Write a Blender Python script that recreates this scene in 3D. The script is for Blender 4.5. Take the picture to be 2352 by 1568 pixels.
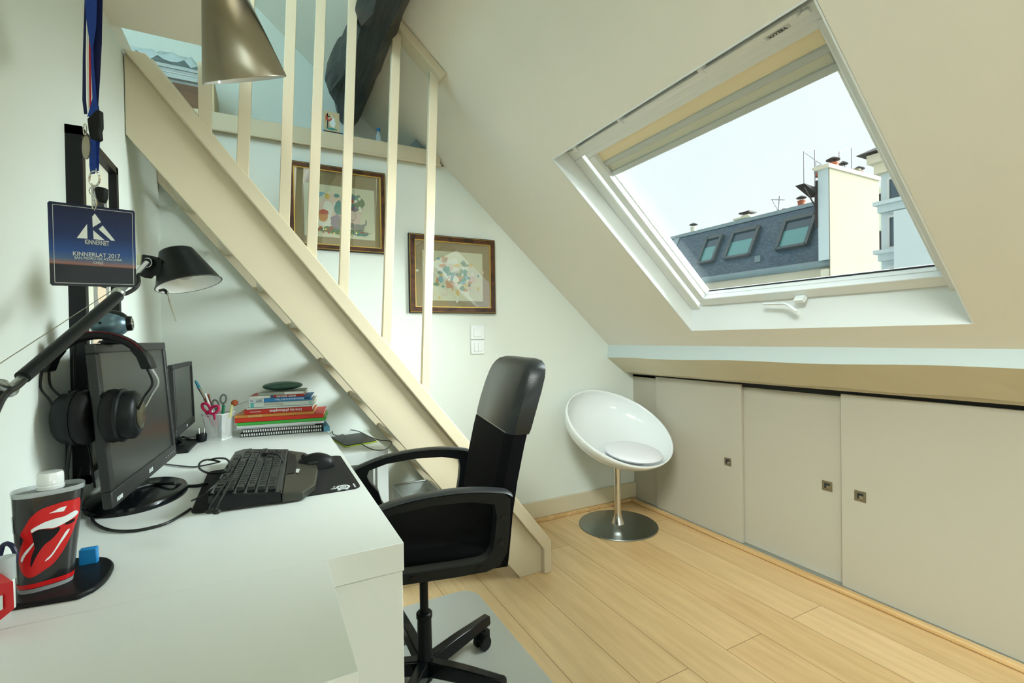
import bpy, bmesh, math, random
from mathutils import Vector, Matrix
random.seed(7)
PI = math.pi
C = bpy.context.scene.collection
for o in list(bpy.data.objects): bpy.data.objects.remove(o)
scn = bpy.context.scene

# ------------------------------------------------------------ camera
CAM = Vector((0, 0, 1.12)); FPX = 1085.914
CR = Vector((0.88593008, -0.46356698, -0.01528229))
CU = Vector((0.01783877, 0.0011305, 0.99984024))
CF = Vector((0.46347564, 0.88606116, -0.00927101))
cd = bpy.data.cameras.new('camera'); co = bpy.data.objects.new('camera', cd); C.objects.link(co)
cd.sensor_width = 36; cd.lens = 36 * FPX / 2352; cd.clip_start = .02; cd.clip_end = 300
m = Matrix((CR, CU, -CF)).transposed().to_4x4(); m.translation = CAM
co.matrix_world = m
scn.camera = co

# ------------------------------------------------------------ world, lights, exposure
scn.view_settings.view_transform = 'Standard'; scn.view_settings.look = 'None'
scn.view_settings.gamma = 1; scn.view_settings.use_curve_mapping = False
scn.view_settings.exposure = 1.3
wd = bpy.data.worlds.new('overcast_sky'); scn.world = wd; wd.use_nodes = True
nt = wd.node_tree; nt.nodes.clear()
wo = nt.nodes.new('ShaderNodeOutputWorld'); bg = nt.nodes.new('ShaderNodeBackground')
tc = nt.nodes.new('ShaderNodeTexCoord'); no = nt.nodes.new('ShaderNodeTexNoise'); cr = nt.nodes.new('ShaderNodeValToRGB')
no.inputs['Scale'].default_value = 2.2; no.inputs['Detail'].default_value = 4
cr.color_ramp.elements[0].position = .35; cr.color_ramp.elements[0].color = (.88, .95, .98, 1)
cr.color_ramp.elements[1].position = .62; cr.color_ramp.elements[1].color = (.98, 1.0, 1.0, 1)
nt.links.new(tc.outputs['Generated'], no.inputs['Vector']); nt.links.new(no.outputs['Fac'], cr.inputs['Fac'])
nt.links.new(cr.outputs['Color'], bg.inputs['Color']); nt.links.new(bg.outputs['Background'], wo.inputs['Surface'])
bg.inputs['Strength'].default_value = .425

def area_light(name, loc, target, sx, sy, power, col):
    l = bpy.data.lights.new(name, 'AREA'); l.shape = 'RECTANGLE'; l.size = sx; l.size_y = sy
    l.energy = power; l.color = col
    o = bpy.data.objects.new(name, l); C.objects.link(o); o.location = loc
    o.rotation_euler = (Vector(target) - Vector(loc)).to_track_quat('-Z', 'Y').to_euler()
    return o
sl = bpy.data.lights.new('hazy_sun', 'SUN'); sl.energy = 11.6; sl.angle = math.radians(60); sl.color = (.90, .98, 1.0)
so = bpy.data.objects.new('hazy_sun', sl); C.objects.link(so)
so.rotation_euler = Vector((-.83, .45, -.38)).to_track_quat('-Z', 'Y').to_euler()
# rear and ridge fills are added and unseen; the third is mezzanine window daylight
area_light('added_rear_fill', (.75, -2.68, 1.42), (.62, 2.0, 1.25), 1.3, 1.05, 6.5, (.86, .98, 1.0))
area_light('added_ridge_fill', (-.80, -.55, 3.12), (.9, .6, .6), 1.3, .55, 22, (.92, 1.0, .98)).data.spread = math.radians(95)
area_light('daylight_mezzanine_window', (-1.35, .9, 2.95), (.35, 2.6, 2.7), .9, 1.1, 8, (.30, .78, 1.0))

# ------------------------------------------------------------ helpers
def hx(r, g, b):
    f = lambda c: ((c / 255) / 12.92) if c / 255 <= .04045 else (((c / 255) + .055) / 1.055) ** 2.4
    return (f(r), f(g), f(b), 1)
def mat(name, col, rough=.6, metal=0, noise=0, nscale=8, bump=0, bscale=60, coat=0, trans=0, ior=1.45, spec=.5, alpha=1, emit=None):
    m = bpy.data.materials.new(name); m.use_nodes = True; t = m.node_tree; p = t.nodes['Principled BSDF']
    p.inputs['Base Color'].default_value = col; p.inputs['Roughness'].default_value = rough
    p.inputs['Metallic'].default_value = metal; p.inputs['Coat Weight'].default_value = coat
    p.inputs['Transmission Weight'].default_value = trans; p.inputs['IOR'].default_value = ior
    p.inputs['Specular IOR Level'].default_value = spec; p.inputs['Alpha'].default_value = alpha
    c = t.nodes.new('ShaderNodeTexCoord')
    if noise:
        n = t.nodes.new('ShaderNodeTexNoise'); n.inputs['Scale'].default_value = nscale; n.inputs['Detail'].default_value = 5
        mx = t.nodes.new('ShaderNodeMix'); mx.data_type = 'RGBA'
        mx.inputs['A'].default_value = tuple(v * (1 - noise) for v in col[:3]) + (1,)
        mx.inputs['B'].default_value = tuple(min(1, v * (1 + noise)) for v in col[:3]) + (1,)
        t.links.new(c.outputs['Object'], n.inputs['Vector']); t.links.new(n.outputs['Fac'], mx.inputs['Factor'])
        t.links.new(mx.outputs['Result'], p.inputs['Base Color'])
    if bump:
        n2 = t.nodes.new('ShaderNodeTexNoise'); n2.inputs['Scale'].default_value = bscale; n2.inputs['Detail'].default_value = 4
        b = t.nodes.new('ShaderNodeBump'); b.inputs['Strength'].default_value = bump; b.inputs['Distance'].default_value = .004
        t.links.new(c.outputs['Object'], n2.inputs['Vector']); t.links.new(n2.outputs['Fac'], b.inputs['Height'])
        t.links.new(b.outputs['Normal'], p.inputs['Normal'])
    return m
M = {}
M['wall'] = mat('wall_paint', hx(222, 228, 220), .75, noise=.02, nscale=3, bump=.15, bscale=25)
M['slope'] = mat('slope_paint', hx(233, 228, 214), .75, noise=.02, nscale=2, bump=.2, bscale=12)
M['beige'] = mat('beige_satin_paint', hx(208, 196, 168), .45, noise=.02, nscale=4, bump=.08, bscale=20)
M['beam'] = mat('rough_beige_paint', hx(214, 206, 178), .6, noise=.04, nscale=9, bump=.9, bscale=14)
M['band'] = mat('white_band_paint', hx(200, 212, 210), .6, bump=.3, bscale=20)
M['door'] = mat('greige_laminate', hx(182, 176, 158), .5, noise=.012, nscale=3)
M['white'] = mat('white_laminate', hx(226, 231, 228), .35, noise=.01, nscale=4)
M['whitegloss'] = mat('white_gloss', hx(236, 241, 240), .12, coat=.6)
M['vframe'] = mat('white_lacquer', hx(232, 236, 234), .3)
M['vgrey'] = mat('pale_grey_lacquer', hx(196, 203, 200), .4)
M['blind'] = mat('beige_blind_cloth', hx(244, 230, 196), .8)
M['blindgap'] = mat('cream_blind_bar', hx(214, 216, 200), .5)
M['black'] = mat('black_plastic', (.005, .006, .007, 1), .42, spec=.3)
M['blackgloss'] = mat('glossy_black_plastic', (.005, .006, .007, 1), .2, spec=.35)
M['screen'] = mat('matt_dark_screen', (.008, .009, .009, 1), .3, spec=.9)
M['darkgrey'] = mat('dark_grey_plastic', (.022, .025, .026, 1), .4)
M['fabric'] = mat('black_fabric', (.003, .003, .004, 1), .9, spec=.15, bump=.5, bscale=900)
M['leather'] = mat('black_leather', (.012, .014, .015, 1), .36, bump=.12, bscale=260)
M['lampblack'] = mat('satin_black_paint', (.005, .007, .008, 1), .42, spec=.3)
M['steel'] = mat('brushed_steel', hx(176, 170, 152), .3, metal=1)
M['chrome'] = mat('chrome', hx(215, 215, 210), .08, metal=1)
M['alu'] = mat('aluminium', hx(190, 196, 196), .35, metal=1)
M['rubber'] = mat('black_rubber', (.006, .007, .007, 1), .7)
M['cable'] = mat('black_cable', (.005, .006, .006, 1), .45)
M['pad'] = mat('black_cloth_pad', (.006, .006, .007, 1), .8, bump=.3, bscale=700)
M['white_print'] = mat('white_print', hx(225, 232, 232), .5)
M['darkprint'] = mat('dark_print', hx(60, 60, 58), .6)
M['red'] = mat('red_print', hx(200, 22, 24), .3)
M['redbox'] = mat('red_card', hx(215, 30, 38), .5)
M['olive'] = mat('olive_wrist_rest', (.036, .036, .026, 1), .4)
M['key'] = mat('black_key', (.009, .010, .010, 1), .35)
M['keyedge'] = mat('grey_key_body', (.04, .043, .043, 1), .4)

def wave_metal(name, col):                     # spun metal with streaks running up the cone
    m = mat(name, col, .27, metal=1); t = m.node_tree; p = t.nodes['Principled BSDF']
    p.inputs['Anisotropic'].default_value = .85; tg = t.nodes.new('ShaderNodeTangent'); tg.direction_type = 'RADIAL'; tg.axis = 'Z'; t.links.new(tg.outputs[0], p.inputs['Tangent'])
    return m
M['spun'] = wave_metal('spun_steel_shade', hx(160, 152, 134))
def wood_floor():
    m = bpy.data.materials.new('light_oak_planks'); m.use_nodes = True; t = m.node_tree; L = t.links
    p = t.nodes['Principled BSDF']; p.inputs['Roughness'].default_value = .38
    c = t.nodes.new('ShaderNodeTexCoord'); mp = t.nodes.new('ShaderNodeMapping')
    mp.inputs['Rotation'].default_value = (0, 0, PI / 2); mp.inputs['Location'].default_value = (.62, -.270, 0)
    L.new(c.outputs['Object'], mp.inputs['Vector'])
    b = t.nodes.new('ShaderNodeTexBrick'); b.offset = .37; b.inputs['Scale'].default_value = 1
    b.inputs['Mortar Size'].default_value = .0011; b.inputs['Brick Width'].default_value = 1.55; b.inputs['Row Height'].default_value = .19
    b.inputs['Color1'].default_value = (.15, .15, .15, 1); b.inputs['Color2'].default_value = (.85, .85, .85, 1); b.inputs['Mortar'].default_value = (.5, .5, .5, 1)
    b.inputs['Bias'].default_value = 0; L.new(mp.outputs['Vector'], b.inputs['Vector'])
    r = t.nodes.new('ShaderNodeValToRGB'); e = r.color_ramp.elements
    e[0].color = hx(210, 174, 122); e[1].color = hx(232, 204, 156); L.new(b.outputs['Color'], r.inputs['Fac'])
    mp2 = t.nodes.new('ShaderNodeMapping'); mp2.inputs['Scale'].default_value = (14, 1.3, 1); L.new(c.outputs['Object'], mp2.inputs['Vector'])
    n = t.nodes.new('ShaderNodeTexNoise'); n.inputs['Scale'].default_value = 2.2; n.inputs['Detail'].default_value = 7; n.inputs['Roughness'].default_value = .6
    L.new(mp2.outputs['Vector'], n.inputs['Vector'])
    r2 = t.nodes.new('ShaderNodeValToRGB'); r2.color_ramp.elements[0].position = .3; r2.color_ramp.elements[0].color = (.80, .76, .69, 1); r2.color_ramp.elements[1].position = .65; r2.color_ramp.elements[1].color = (1.03, 1.03, 1.04, 1)
    L.new(n.outputs['Fac'], r2.inputs['Fac'])
    mx = t.nodes.new('ShaderNodeMix'); mx.data_type = 'RGBA'; mx.blend_type = 'MULTIPLY'; mx.inputs['Factor'].default_value = .75
    L.new(r.outputs['Color'], mx.inputs['A']); L.new(r2.outputs['Color'], mx.inputs['B'])
    mx2 = t.nodes.new('ShaderNodeMix'); mx2.data_type = 'RGBA'; mx2.inputs['B'].default_value = hx(120, 88, 52)
    L.new(b.outputs['Fac'], mx2.inputs['Factor']); L.new(mx.outputs['Result'], mx2.inputs['A'])
    L.new(mx2.outputs['Result'], p.inputs['Base Color'])
    return m
M['floor'] = wood_floor()
def wood(name, c1, c2, sc=(3, 40, 40), rough=.5, bump=0):
    m = bpy.data.materials.new(name); m.use_nodes = True; t = m.node_tree; L = t.links
    p = t.nodes['Principled BSDF']; p.inputs['Roughness'].default_value = rough
    c = t.nodes.new('ShaderNodeTexCoord'); mp = t.nodes.new('ShaderNodeMapping'); mp.inputs['Scale'].default_value = sc
    n = t.nodes.new('ShaderNodeTexNoise'); n.inputs['Scale'].default_value = 1; n.inputs['Detail'].default_value = 6
    r = t.nodes.new('ShaderNodeValToRGB'); r.color_ramp.elements[0].position = .35; r.color_ramp.elements[1].position = .65
    r.color_ramp.elements[0].color = c1; r.color_ramp.elements[1].color = c2
    L.new(c.outputs['Object'], mp.inputs['Vector']); L.new(mp.outputs['Vector'], n.inputs['Vector']); L.new(n.outputs['Fac'], r.inputs['Fac']); L.new(r.outputs['Color'], p.inputs['Base Color'])
    if bump:
        b = t.nodes.new('ShaderNodeBump'); b.inputs['Strength'].default_value = bump; b.inputs['Distance'].default_value = .02
        L.new(n.outputs['Fac'], b.inputs['Height']); L.new(b.outputs['Normal'], p.inputs['Normal'])
    return m
M['oldbeam'] = wood('dark_old_oak', hx(5, 6, 7), hx(19, 23, 25), (26, 2.2, 26), .42, .8)
M['walnut'] = wood('walnut_burr_frame', hx(46, 24, 14), hx(92, 54, 32), (30, 30, 30), .28)
M['gold'] = mat('gold_fillet', hx(214, 178, 92), .35, metal=.6)
M['mount'] = mat('olive_mount_board', hx(150, 136, 96), .8)
M['paper'] = mat('ivory_paper', hx(216, 220, 190), .8)
M['oakstrip'] = wood('oak_moulding', hx(196, 158, 104), hx(218, 184, 132), (30, 2, 30), .45)
M['woodbox'] = wood('brown_wood', hx(92, 62, 36), hx(128, 88, 52), (3, 20, 20), .5)
M['pine'] = wood('pale_pine', hx(190, 166, 124), hx(214, 190, 150), (30, 30, 3), .6)
def glass_mat(name, tint=(1, 1, 1, 1), gloss=.0, rough=0.0, ior=1.45):
    m = bpy.data.materials.new(name); m.use_nodes = True; t = m.node_tree; t.nodes.clear(); L = t.links
    o = t.nodes.new('ShaderNodeOutputMaterial'); tr = t.nodes.new('ShaderNodeBsdfTransparent'); tr.inputs['Color'].default_value = tint
    g = t.nodes.new('ShaderNodeBsdfGlossy'); g.inputs['Roughness'].default_value = rough
    f0 = ((ior - 1) / (ior + 1)) ** 2 + gloss
    f = t.nodes.new('ShaderNodeLayerWeight'); pw = t.nodes.new('ShaderNodeMath'); pw.operation = 'POWER'; pw.inputs[1].default_value = 5
    a = t.nodes.new('ShaderNodeMath'); a.operation = 'MULTIPLY_ADD'; a.inputs[1].default_value = 1 - f0; a.inputs[2].default_value = f0; a.use_clamp = True
    L.new(f.outputs['Facing'], pw.inputs[0])
    mx = t.nodes.new('ShaderNodeMixShader')
    L.new(pw.outputs[0], a.inputs[0]); L.new(a.outputs[0], mx.inputs['Fac']); L.new(tr.outputs[0], mx.inputs[1]); L.new(g.outputs[0], mx.inputs[2]); L.new(mx.outputs[0], o.inputs['Surface'])
    return m
M['glass'] = glass_mat('window_glass', (.97, 1, .99, 1), ior=1.25)
M['picglass'] = glass_mat('picture_glass', (1, 1, 1, 1), gloss=.09, ior=1.6)
M['clearplastic'] = glass_mat('clear_plastic', (.94, .95, .95, 1), gloss=.03, rough=.05)
M['matplastic'] = None

class MB:
    def __init__(s): s.bm = bmesh.new(); s.mats = []
    def mi(s, m):
        if m is None: return 0
        if m not in s.mats: s.mats.append(m)
        return s.mats.index(m)
    def faces(s, fs, m=None):
        i = s.mi(m)
        for f in fs: f.material_index = i
    def poly(s, pts, m=None):
        f = s.bm.faces.new([s.bm.verts.new(p) for p in pts]); s.faces([f], m); return f
    def box(s, lo, hi, m=None, mtx=None):
        v = [Vector((x, y, z)) for x in (lo[0], hi[0]) for y in (lo[1], hi[1]) for z in (lo[2], hi[2])]
        if mtx: v = [mtx @ p for p in v]
        v = [s.bm.verts.new(p) for p in v]
        fs = [s.bm.faces.new([v[i] for i in q]) for q in ((0, 1, 3, 2), (4, 6, 7, 5), (0, 4, 5, 1), (2, 3, 7, 6), (0, 2, 6, 4), (1, 5, 7, 3))]
        s.faces(fs, m); return s
    def loft(s, rings, m=None, caps=True, closed=True):
        R = [[s.bm.verts.new(p) for p in r] for r in rings]; fs = []; n = len(R[0])
        for a, b in zip(R, R[1:]):
            for i in range(n if closed else n - 1):
                j = (i + 1) % n; fs.append(s.bm.faces.new((a[i], a[j], b[j], b[i])))
        if caps and closed: fs.append(s.bm.faces.new(R[0][::-1])); fs.append(s.bm.faces.new(R[-1]))
        s.faces(fs, m); return s
    def cyl(s, p0, p1, r0, r1=None, m=None, n=20):
        p0 = Vector(p0); p1 = Vector(p1); r1 = r0 if r1 is None else r1
        q = (p1 - p0).to_track_quat('Z', 'Y').to_matrix()
        ring = lambda p, r: [p + q @ Vector((r * math.cos(2 * PI * i / n), r * math.sin(2 * PI * i / n), 0)) for i in range(n)]
        return s.loft([ring(p0, r0), ring(p1, r1)], m)
    def tube(s, pts, r, m=None, n=8, smooth=True, rad=None):
        pts = [Vector(p) for p in pts]
        if smooth and len(pts) > 2:
            out = []; P = [pts[0]] + pts + [pts[-1]]; K = 6
            for i in range(1, len(P) - 2):
                a, b, c, d = P[i - 1], P[i], P[i + 1], P[i + 2]
                for k in range(K):
                    t = k / K; out.append(.5 * ((2 * b) + (c - a) * t + (2 * a - 5 * b + 4 * c - d) * t * t + (3 * b - a - 3 * c + d) * t ** 3))
            out.append(pts[-1]); pts = out
        rings = []; up = None
        for i, p in enumerate(pts):
            t = (pts[min(i + 1, len(pts) - 1)] - pts[max(i - 1, 0)])
            if t.length < 1e-7: t = Vector((0, 0, 1))
            t.normalize()
            if up is None: up = Vector((0, 0, 1)) if abs(t.z) < .9 else Vector((1, 0, 0))
            x = up.cross(t); 
            if x.length < 1e-5: x = Vector((1, 0, 0)).cross(t)
            x.normalize(); y = t.cross(x); up = y
            rr = r if not isinstance(r, tuple) else r[0]; ry = rr if not isinstance(r, tuple) else r[1]
            rings.append([p + x * rr * math.cos(2 * PI * k / n) + y * ry * math.sin(2 * PI * k / n) for k in range(n)])
        return s.loft(rings, m)
    def lathe(s, prof, m=None, n=32, mtx=None, caps=True):
        mtx = mtx or Matrix()
        rings = [[mtx @ Vector((r * math.cos(2 * PI * i / n), r * math.sin(2 * PI * i / n), z)) for i in range(n)] for r, z in prof]
        return s.loft(rings, m, caps)
    def prism(s, pts, d, m=None):            # closed polygon pts (3D) pushed along vector d
        d = Vector(d); pts = [Vector(p) for p in pts]
        a = [s.bm.verts.new(p) for p in pts]; b = [s.bm.verts.new(p + d) for p in pts]; n = len(a)
        fs = [s.bm.faces.new(a), s.bm.faces.new(b[::-1])]
        for i in range(n): j = (i + 1) % n; fs.append(s.bm.faces.new((a[j], a[i], b[i], b[j])))
        s.faces(fs, m); return s
    def ball(s, c, r, m=None, u=24, v=14, mtx=None):
        c = Vector(c); r = (r, r, r) if not hasattr(r, '__len__') else r; mtx = mtx or Matrix.Identity(3)
        rings = []
        for j in range(v + 1):
            th = PI * max(.004, min(.996, j / v)); rings.append([c + mtx @ Vector((r[0] * math.sin(th) * math.cos(2 * PI * i / u), r[1] * math.sin(th) * math.sin(2 * PI * i / u), -r[2] * math.cos(th))) for i in range(u)])
        return s.loft(rings, m)
    def build(s, name, material=None, parent=None, bevel=0, smooth=30, seg=2, sub=0, solid=0):
        bmesh.ops.recalc_face_normals(s.bm, faces=s.bm.faces)
        vs = [v.co for v in s.bm.verts]
        lo = Vector([min(v[i] for v in vs) for i in range(3)]); hi = Vector([max(v[i] for v in vs) for i in range(3)])
        org = Vector(((lo.x + hi.x) / 2, (lo.y + hi.y) / 2, lo.z))
        bmesh.ops.translate(s.bm, verts=s.bm.verts, vec=-org)
        me = bpy.data.meshes.new(name); s.bm.to_mesh(me); s.bm.free()
        for mm in (s.mats or ([material] if material else [])): me.materials.append(mm)
        for p in me.polygons: p.use_smooth = True
        me.set_sharp_from_angle(angle=math.radians(smooth))
        o = bpy.data.objects.new(name, me); C.objects.link(o)
        place(o, org, parent)
        if solid:
            md = o.modifiers.new('thickness', 'SOLIDIFY'); md.thickness = solid
        if bevel:
            md = o.modifiers.new('bevel', 'BEVEL'); md.width = bevel; md.segments = seg; md.limit_method = 'ANGLE'; md.angle_limit = math.radians(40)
        if sub:
            md = o.modifiers.new('sub', 'SUBSURF'); md.levels = sub; md.render_levels = sub
        return o
WL = {}
def place(o, org, parent):
    if parent is not None:
        o.parent = parent; o.location = Vector(org) - WL[parent.name]
    else: o.location = org
    WL[o.name] = Vector(org)
def tag(o, label, cat, group=None, kind=None):
    if label: o['label'] = label
    if cat: o['category'] = cat
    if group: o['group'] = group
    if kind: o['kind'] = kind
    return o
def thing(name, label, cat, loc, group=None):
    o = bpy.data.objects.new(name, None); C.objects.link(o); o.empty_display_size = .05
    place(o, Vector(loc), None); return tag(o, label, cat, group)
def struct(o): o['kind'] = 'structure'; return o
def part(name, parent, material, fn, **k):
    b = MB(); fn(b); return b.build(name, material, parent, **k)
def text_part(name, body, parent, material, origin, xdir, ydir, size, depth=.0004, align='CENTER', fit=None):
    cu = bpy.data.curves.new('t', 'FONT'); cu.body = body; cu.size = 1; cu.extrude = .01; cu.align_x = align; cu.align_y = 'CENTER'; cu.offset = .012
    to = bpy.data.objects.new('t', cu); C.objects.link(to); bpy.context.view_layer.update()
    me = bpy.data.meshes.new_from_object(to.evaluated_get(bpy.context.evaluated_depsgraph_get())); bpy.data.objects.remove(to)
    xs = [v.co.x for v in me.vertices]; w = max(xs) - min(xs); sx = (fit / w) if fit else size
    xd = Vector(xdir).normalized(); yd = Vector(ydir).normalized(); zd = xd.cross(yd); org = Vector(origin)
    for v in me.vertices: v.co = xd * v.co.x * sx + yd * v.co.y * size + zd * (v.co.z / .01 * depth)
    me.name = name; me.materials.clear(); me.materials.append(material)
    o = bpy.data.objects.new(name, me); C.objects.link(o); place(o, org, parent); return o
def dup(root, off, label=None, group=None):
    r = root.copy(); C.objects.link(r); r.location = root.location + Vector(off)
    WL[r.name] = Vector(r.location)
    if label: r['label'] = label
    if group: r['group'] = group
    for ch in [c for c in bpy.data.objects if c.parent == root]:
        c = ch.copy(); C.objects.link(c); c.parent = r
        for g in [q for q in bpy.data.objects if q.parent == ch]:
            d = g.copy(); C.objects.link(d); d.parent = c
    return r
# measuring helpers: where a sight line of the survey photograph meets a real plane of the room, or a given distance
def ray(x, y): return CF + CR * ((x - 1176) / FPX) - CU * ((y - 784) / FPX)
def pl(x, y, ax, val):
    d = ray(x, y); return CAM + d * ((val - CAM[ax]) / d[ax])
def W(x, y, d): return CAM + ray(x, y) * d
V = Vector

# ------------------------------------------------------------ room shell
XL, XC, YA, YS, ZC, ZF = -.388, 2.21, 2.475, 1.922, 2.06, 2.13
YN = -2.6
KX = .897; zr = lambda x: 2.863 - KX * x
RN = V((.6677, 0, .7444)); RU = V((-.7444, 0, .6677))       # roof normal (outwards) and up-slope direction
def rp(s, y, off=0): return V((2.21, y, zr(2.21))) + RU * s + RN * off
struct(part('floor', None, M['floor'], lambda b: b.box((XL - .1, YN - .1, -.06), (XC + .6, YA + .1, 0))))
struct(part('wall_left', None, M['wall'], lambda b: (b.box((XL - .12, YN, 0), (XL, YA, ZC)))))
struct(part('wall_far', None, M['wall'], lambda b: b.prism([(XL - .12, YA, 0), (XC + .1, YA, 0), (XC + .1, YA, zr(XC + .1)), ((2.863 - ZC) / KX, YA, ZC), (XL - .12, YA, ZC)], (0, .12, 0))))
struct(part('wall_near', None, M['wall'], lambda b: (b.box((XL - 1.4, YN - .1, 0), (.1, YN, 3.6)), b.box((1.4, YN - .1, 0), (XC + .9, YN, 3.6)), b.box((.1, YN - .1, 0), (1.4, YN, .88)), b.box((.1, YN - .1, 1.96), (1.4, YN, 3.6)))))
# mezzanine level
struct(part('ceiling', None, M['slope'], lambda b: (b.box((-1.75, YN, ZC), (-.12, 1.79, ZF)), b.box((-1.75, 1.79, ZC), (XL - .001, YA, ZF)))))
struct(part('trim_1', None, M['beige'], lambda b: (b.box((XL - 1.3, YA - .022, ZC - .005), (.862, YA + .12, ZF + .003)), b.box((XL - 1.3, YA - .03, ZC - .012), (.865, YA - .022, ZC + .003))), bevel=.004))
struct(part('trim_2', None, M['beige'], lambda b: b.box((XL - 1.3, YA + .12, ZC), (.80, 2.82, ZF))))
struct(part('wall_far_mezzanine', None, M['wall'], lambda b: b.prism([(-1.8, 2.82, ZC), (.9, 2.82, ZC), (.9, 2.82, zr(.9)), (-.6, 2.82, zr(-.6)), (-1.8, 2.82, 2.45)], (0, .1, 0))))
struct(part('wall_left_mezzanine', None, M['wall'], lambda b: b.box((-1.85, YN, ZC), (-1.75, 2.92, 2.7))))
# left roof slope of the mezzanine with its window opening
def lslope(b):
    A = V((-.6, 0, zr(-.6))); B = V((-1.8, 0, 2.5)); d = (B - A)
    def q(t0, t1, y0, y1):
        b.prism([A + d * t0 + V((0, y0, 0)), A + d * t1 + V((0, y0, 0)), A + d * t1 + V((0, y1, 0)), A + d * t0 + V((0, y1, 0))], (-.1, 0, .12))
    q(0, 1, YN, -1.2); q(.5, 1, -1.2, .1); q(0, .08, -1.2, .1); q(0, 1, .1, .3); q(0, 1, 1.5, 2.92); q(0, .2, .3, 1.5); q(.85, 1, .3, 1.5)  # opening near the ridge added to let the ridge fill through
struct(part('ceiling', None, M['slope'], lslope))
# main roof slope with two window openings
SB, ST, WY0, WY1 = .386, 1.492, .625, 1.71
TH = .17
def slope(b):
    def q(s0, s1, y0, y1): b.prism([rp(s0, y0), rp(s1, y0), rp(s1, y1), rp(s0, y1)], RN * TH)
    S1 = (2.21 + .62) / .7444
    q(-.1, SB, YN, YA + .12); q(ST, 1.82, YN, YA + .12); q(1.82, S1, YN, 2.92)
    q(SB, ST, WY1, YA + .12); q(SB, ST, YN, WY0)
struct(part('ceiling', None, M['slope'], slope))
# painted plate under the slope: white band, then rough beige face
def plate(b, which):
    n = 60; top = []; mid = []; low = []; rnd = random.Random(3)
    for i in range(n + 1):
        t = i / n; y = YA + (YN - YA) * t; k = (YA - y) / 1.93
        w = .004 * math.sin(i * .9) + .003 * math.sin(i * .37 + 1)
        top.append(V((2.012, y, 1.056 + .022 * k + w))); mid.append(V((2.002 + .001 * math.sin(i), y, .975 + .028 * k + .003 * math.sin(i * .7))))
        low.append(V((2.146 + .012 * k, y, .873 + .014 * k + .0025 * math.sin(i * 1.3))))
    A, B = (top, mid) if which == 0 else (mid, low)
    ba = [p + V((.06, 0, 0)) for p in A]; bb = [p + V((.06, 0, 0)) for p in B]
    if which: ba = [p + V((.05, 0, .05)) for p in A]; bb = [p + V((.10, 0, .02)) for p in B]
    b.loft([[A[i], B[i], bb[i], ba[i]] for i in range(n + 1)])
struct(part('trim_3', None, M['band'], lambda b: plate(b, 0)))
struct(part('trim_4', None, M['beam'], lambda b: plate(b, 1)))
# far baseboard and the oak strip under it, strip along the cupboards
struct(part('baseboard_far', None, M['beige'], lambda b: b.box((XL, YA - .014, .022), (XC + .02, YA, .122)), bevel=.003))
struct(part('baseboard_far_strip', None, M['oakstrip'], lambda b: b.box((XL, YA - .03, 0), (XC, YA - .002, .022)), bevel=.004))
struct(part('baseboard_right', None, M['oakstrip'], lambda b: b.box((XC - .045, YN, 0), (XC - .012, YA - .03, .02)), bevel=.006))

# ------------------------------------------------------------ window_1, the roof window
win = thing('window_1', 'white pivoting roof window with a half raised beige blind', 'window', rp(SB, 1.17, .08)); struct(win)
def ring(b, s0, s1, y0, y1, w, o0, o1, m=None, ws=None):
    ws = ws or w
    for a in ((s0, s0 + ws, y0, y1), (s1 - ws, s1, y0, y1), (s0 + ws, s1 - ws, y0, y0 + w), (s0 + ws, s1 - ws, y1 - w, y1)):
        b.prism([rp(a[0], a[2], o0), rp(a[1], a[2], o0), rp(a[1], a[3], o0), rp(a[0], a[3], o0)], RN * (o1 - o0), m)
def lining(b):
    # side and bottom boards of the reveal; the bottom one drops vertically
    p0 = rp(SB, WY0); p1 = V((p0.x + .004, WY0, p0.z + .135)); L = WY1 - WY0
    b.prism([V((p0.x, WY0, p0.z)), V((p0.x + .03, WY0, p0.z - .02)), V((p0.x + .03, WY0, p0.z + .14)), p1], (0, L, 0))
    for y, dy in ((WY0 - .001, .006), (WY1 + .001, -.006)):
        b.prism([rp(SB, y), rp(ST, y), rp(ST, y, .16), rp(SB, y, .16)], (0, dy, 0))
    b.prism([rp(ST, WY0), rp(ST - .006, WY0), rp(ST - .006, WY0, .16), rp(ST, WY0, .16)], (0, L, 0))
part('lining', win, M['vframe'], lining)
part('frame', win, M['vframe'], lambda b: ring(b, .36, ST - .02, .632, 1.705, .052, .080, .17, ws=.06), bevel=.004)
SA, SBt = .472, 1.435
part('sash', win, M['vframe'], lambda b: ring(b, SA, SBt, .648, 1.636, .040, .086, .15, ws=.045), bevel=.003)
part('sash_lip', win, M['vframe'], lambda b: ring(b, SA + .036, SBt - .03, .694, 1.602, .012, .112, .14, ws=.012), bevel=.002)
part('pane', win, M['glass'], lambda b: b.prism([rp(SA + .03, .69, .140), rp(SBt - .03, .69, .140), rp(SBt - .03, 1.606, .140), rp(SA + .03, 1.606, .140)], RN * .004))
part('bottom_seal', win, M['rubber'], lambda b: b.prism([rp(SA + .047, .706, .132), rp(SA + .050, .706, .132), rp(SA + .050, 1.59, .132), rp(SA + .047, 1.59, .132)], RN * .007))
YB0, YB1 = .690, 1.604
bl = part('roller_blind', win, M['blind'], lambda b: b.prism([rp(1.337, YB0, .110), rp(1.43, YB0, .110), rp(1.43, YB1, .110), rp(1.337, YB1, .110)], RN * .003))
def brail(s0, s1, o): return lambda b: b.prism([rp(s0, YB0, o), rp(s1, YB0, o), rp(s1, YB1, o), rp(s0, YB1, o)], RN * .02)
part('blind_bar', win, M['vgrey'], brail(1.316, 1.340, .104), bevel=.004)
part('second_blind', win, M['blindgap'], brail(1.284, 1.317, .112))
part('blind_bar', win, M['vgrey'], brail(1.262, 1.286, .104), bevel=.004)
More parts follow.
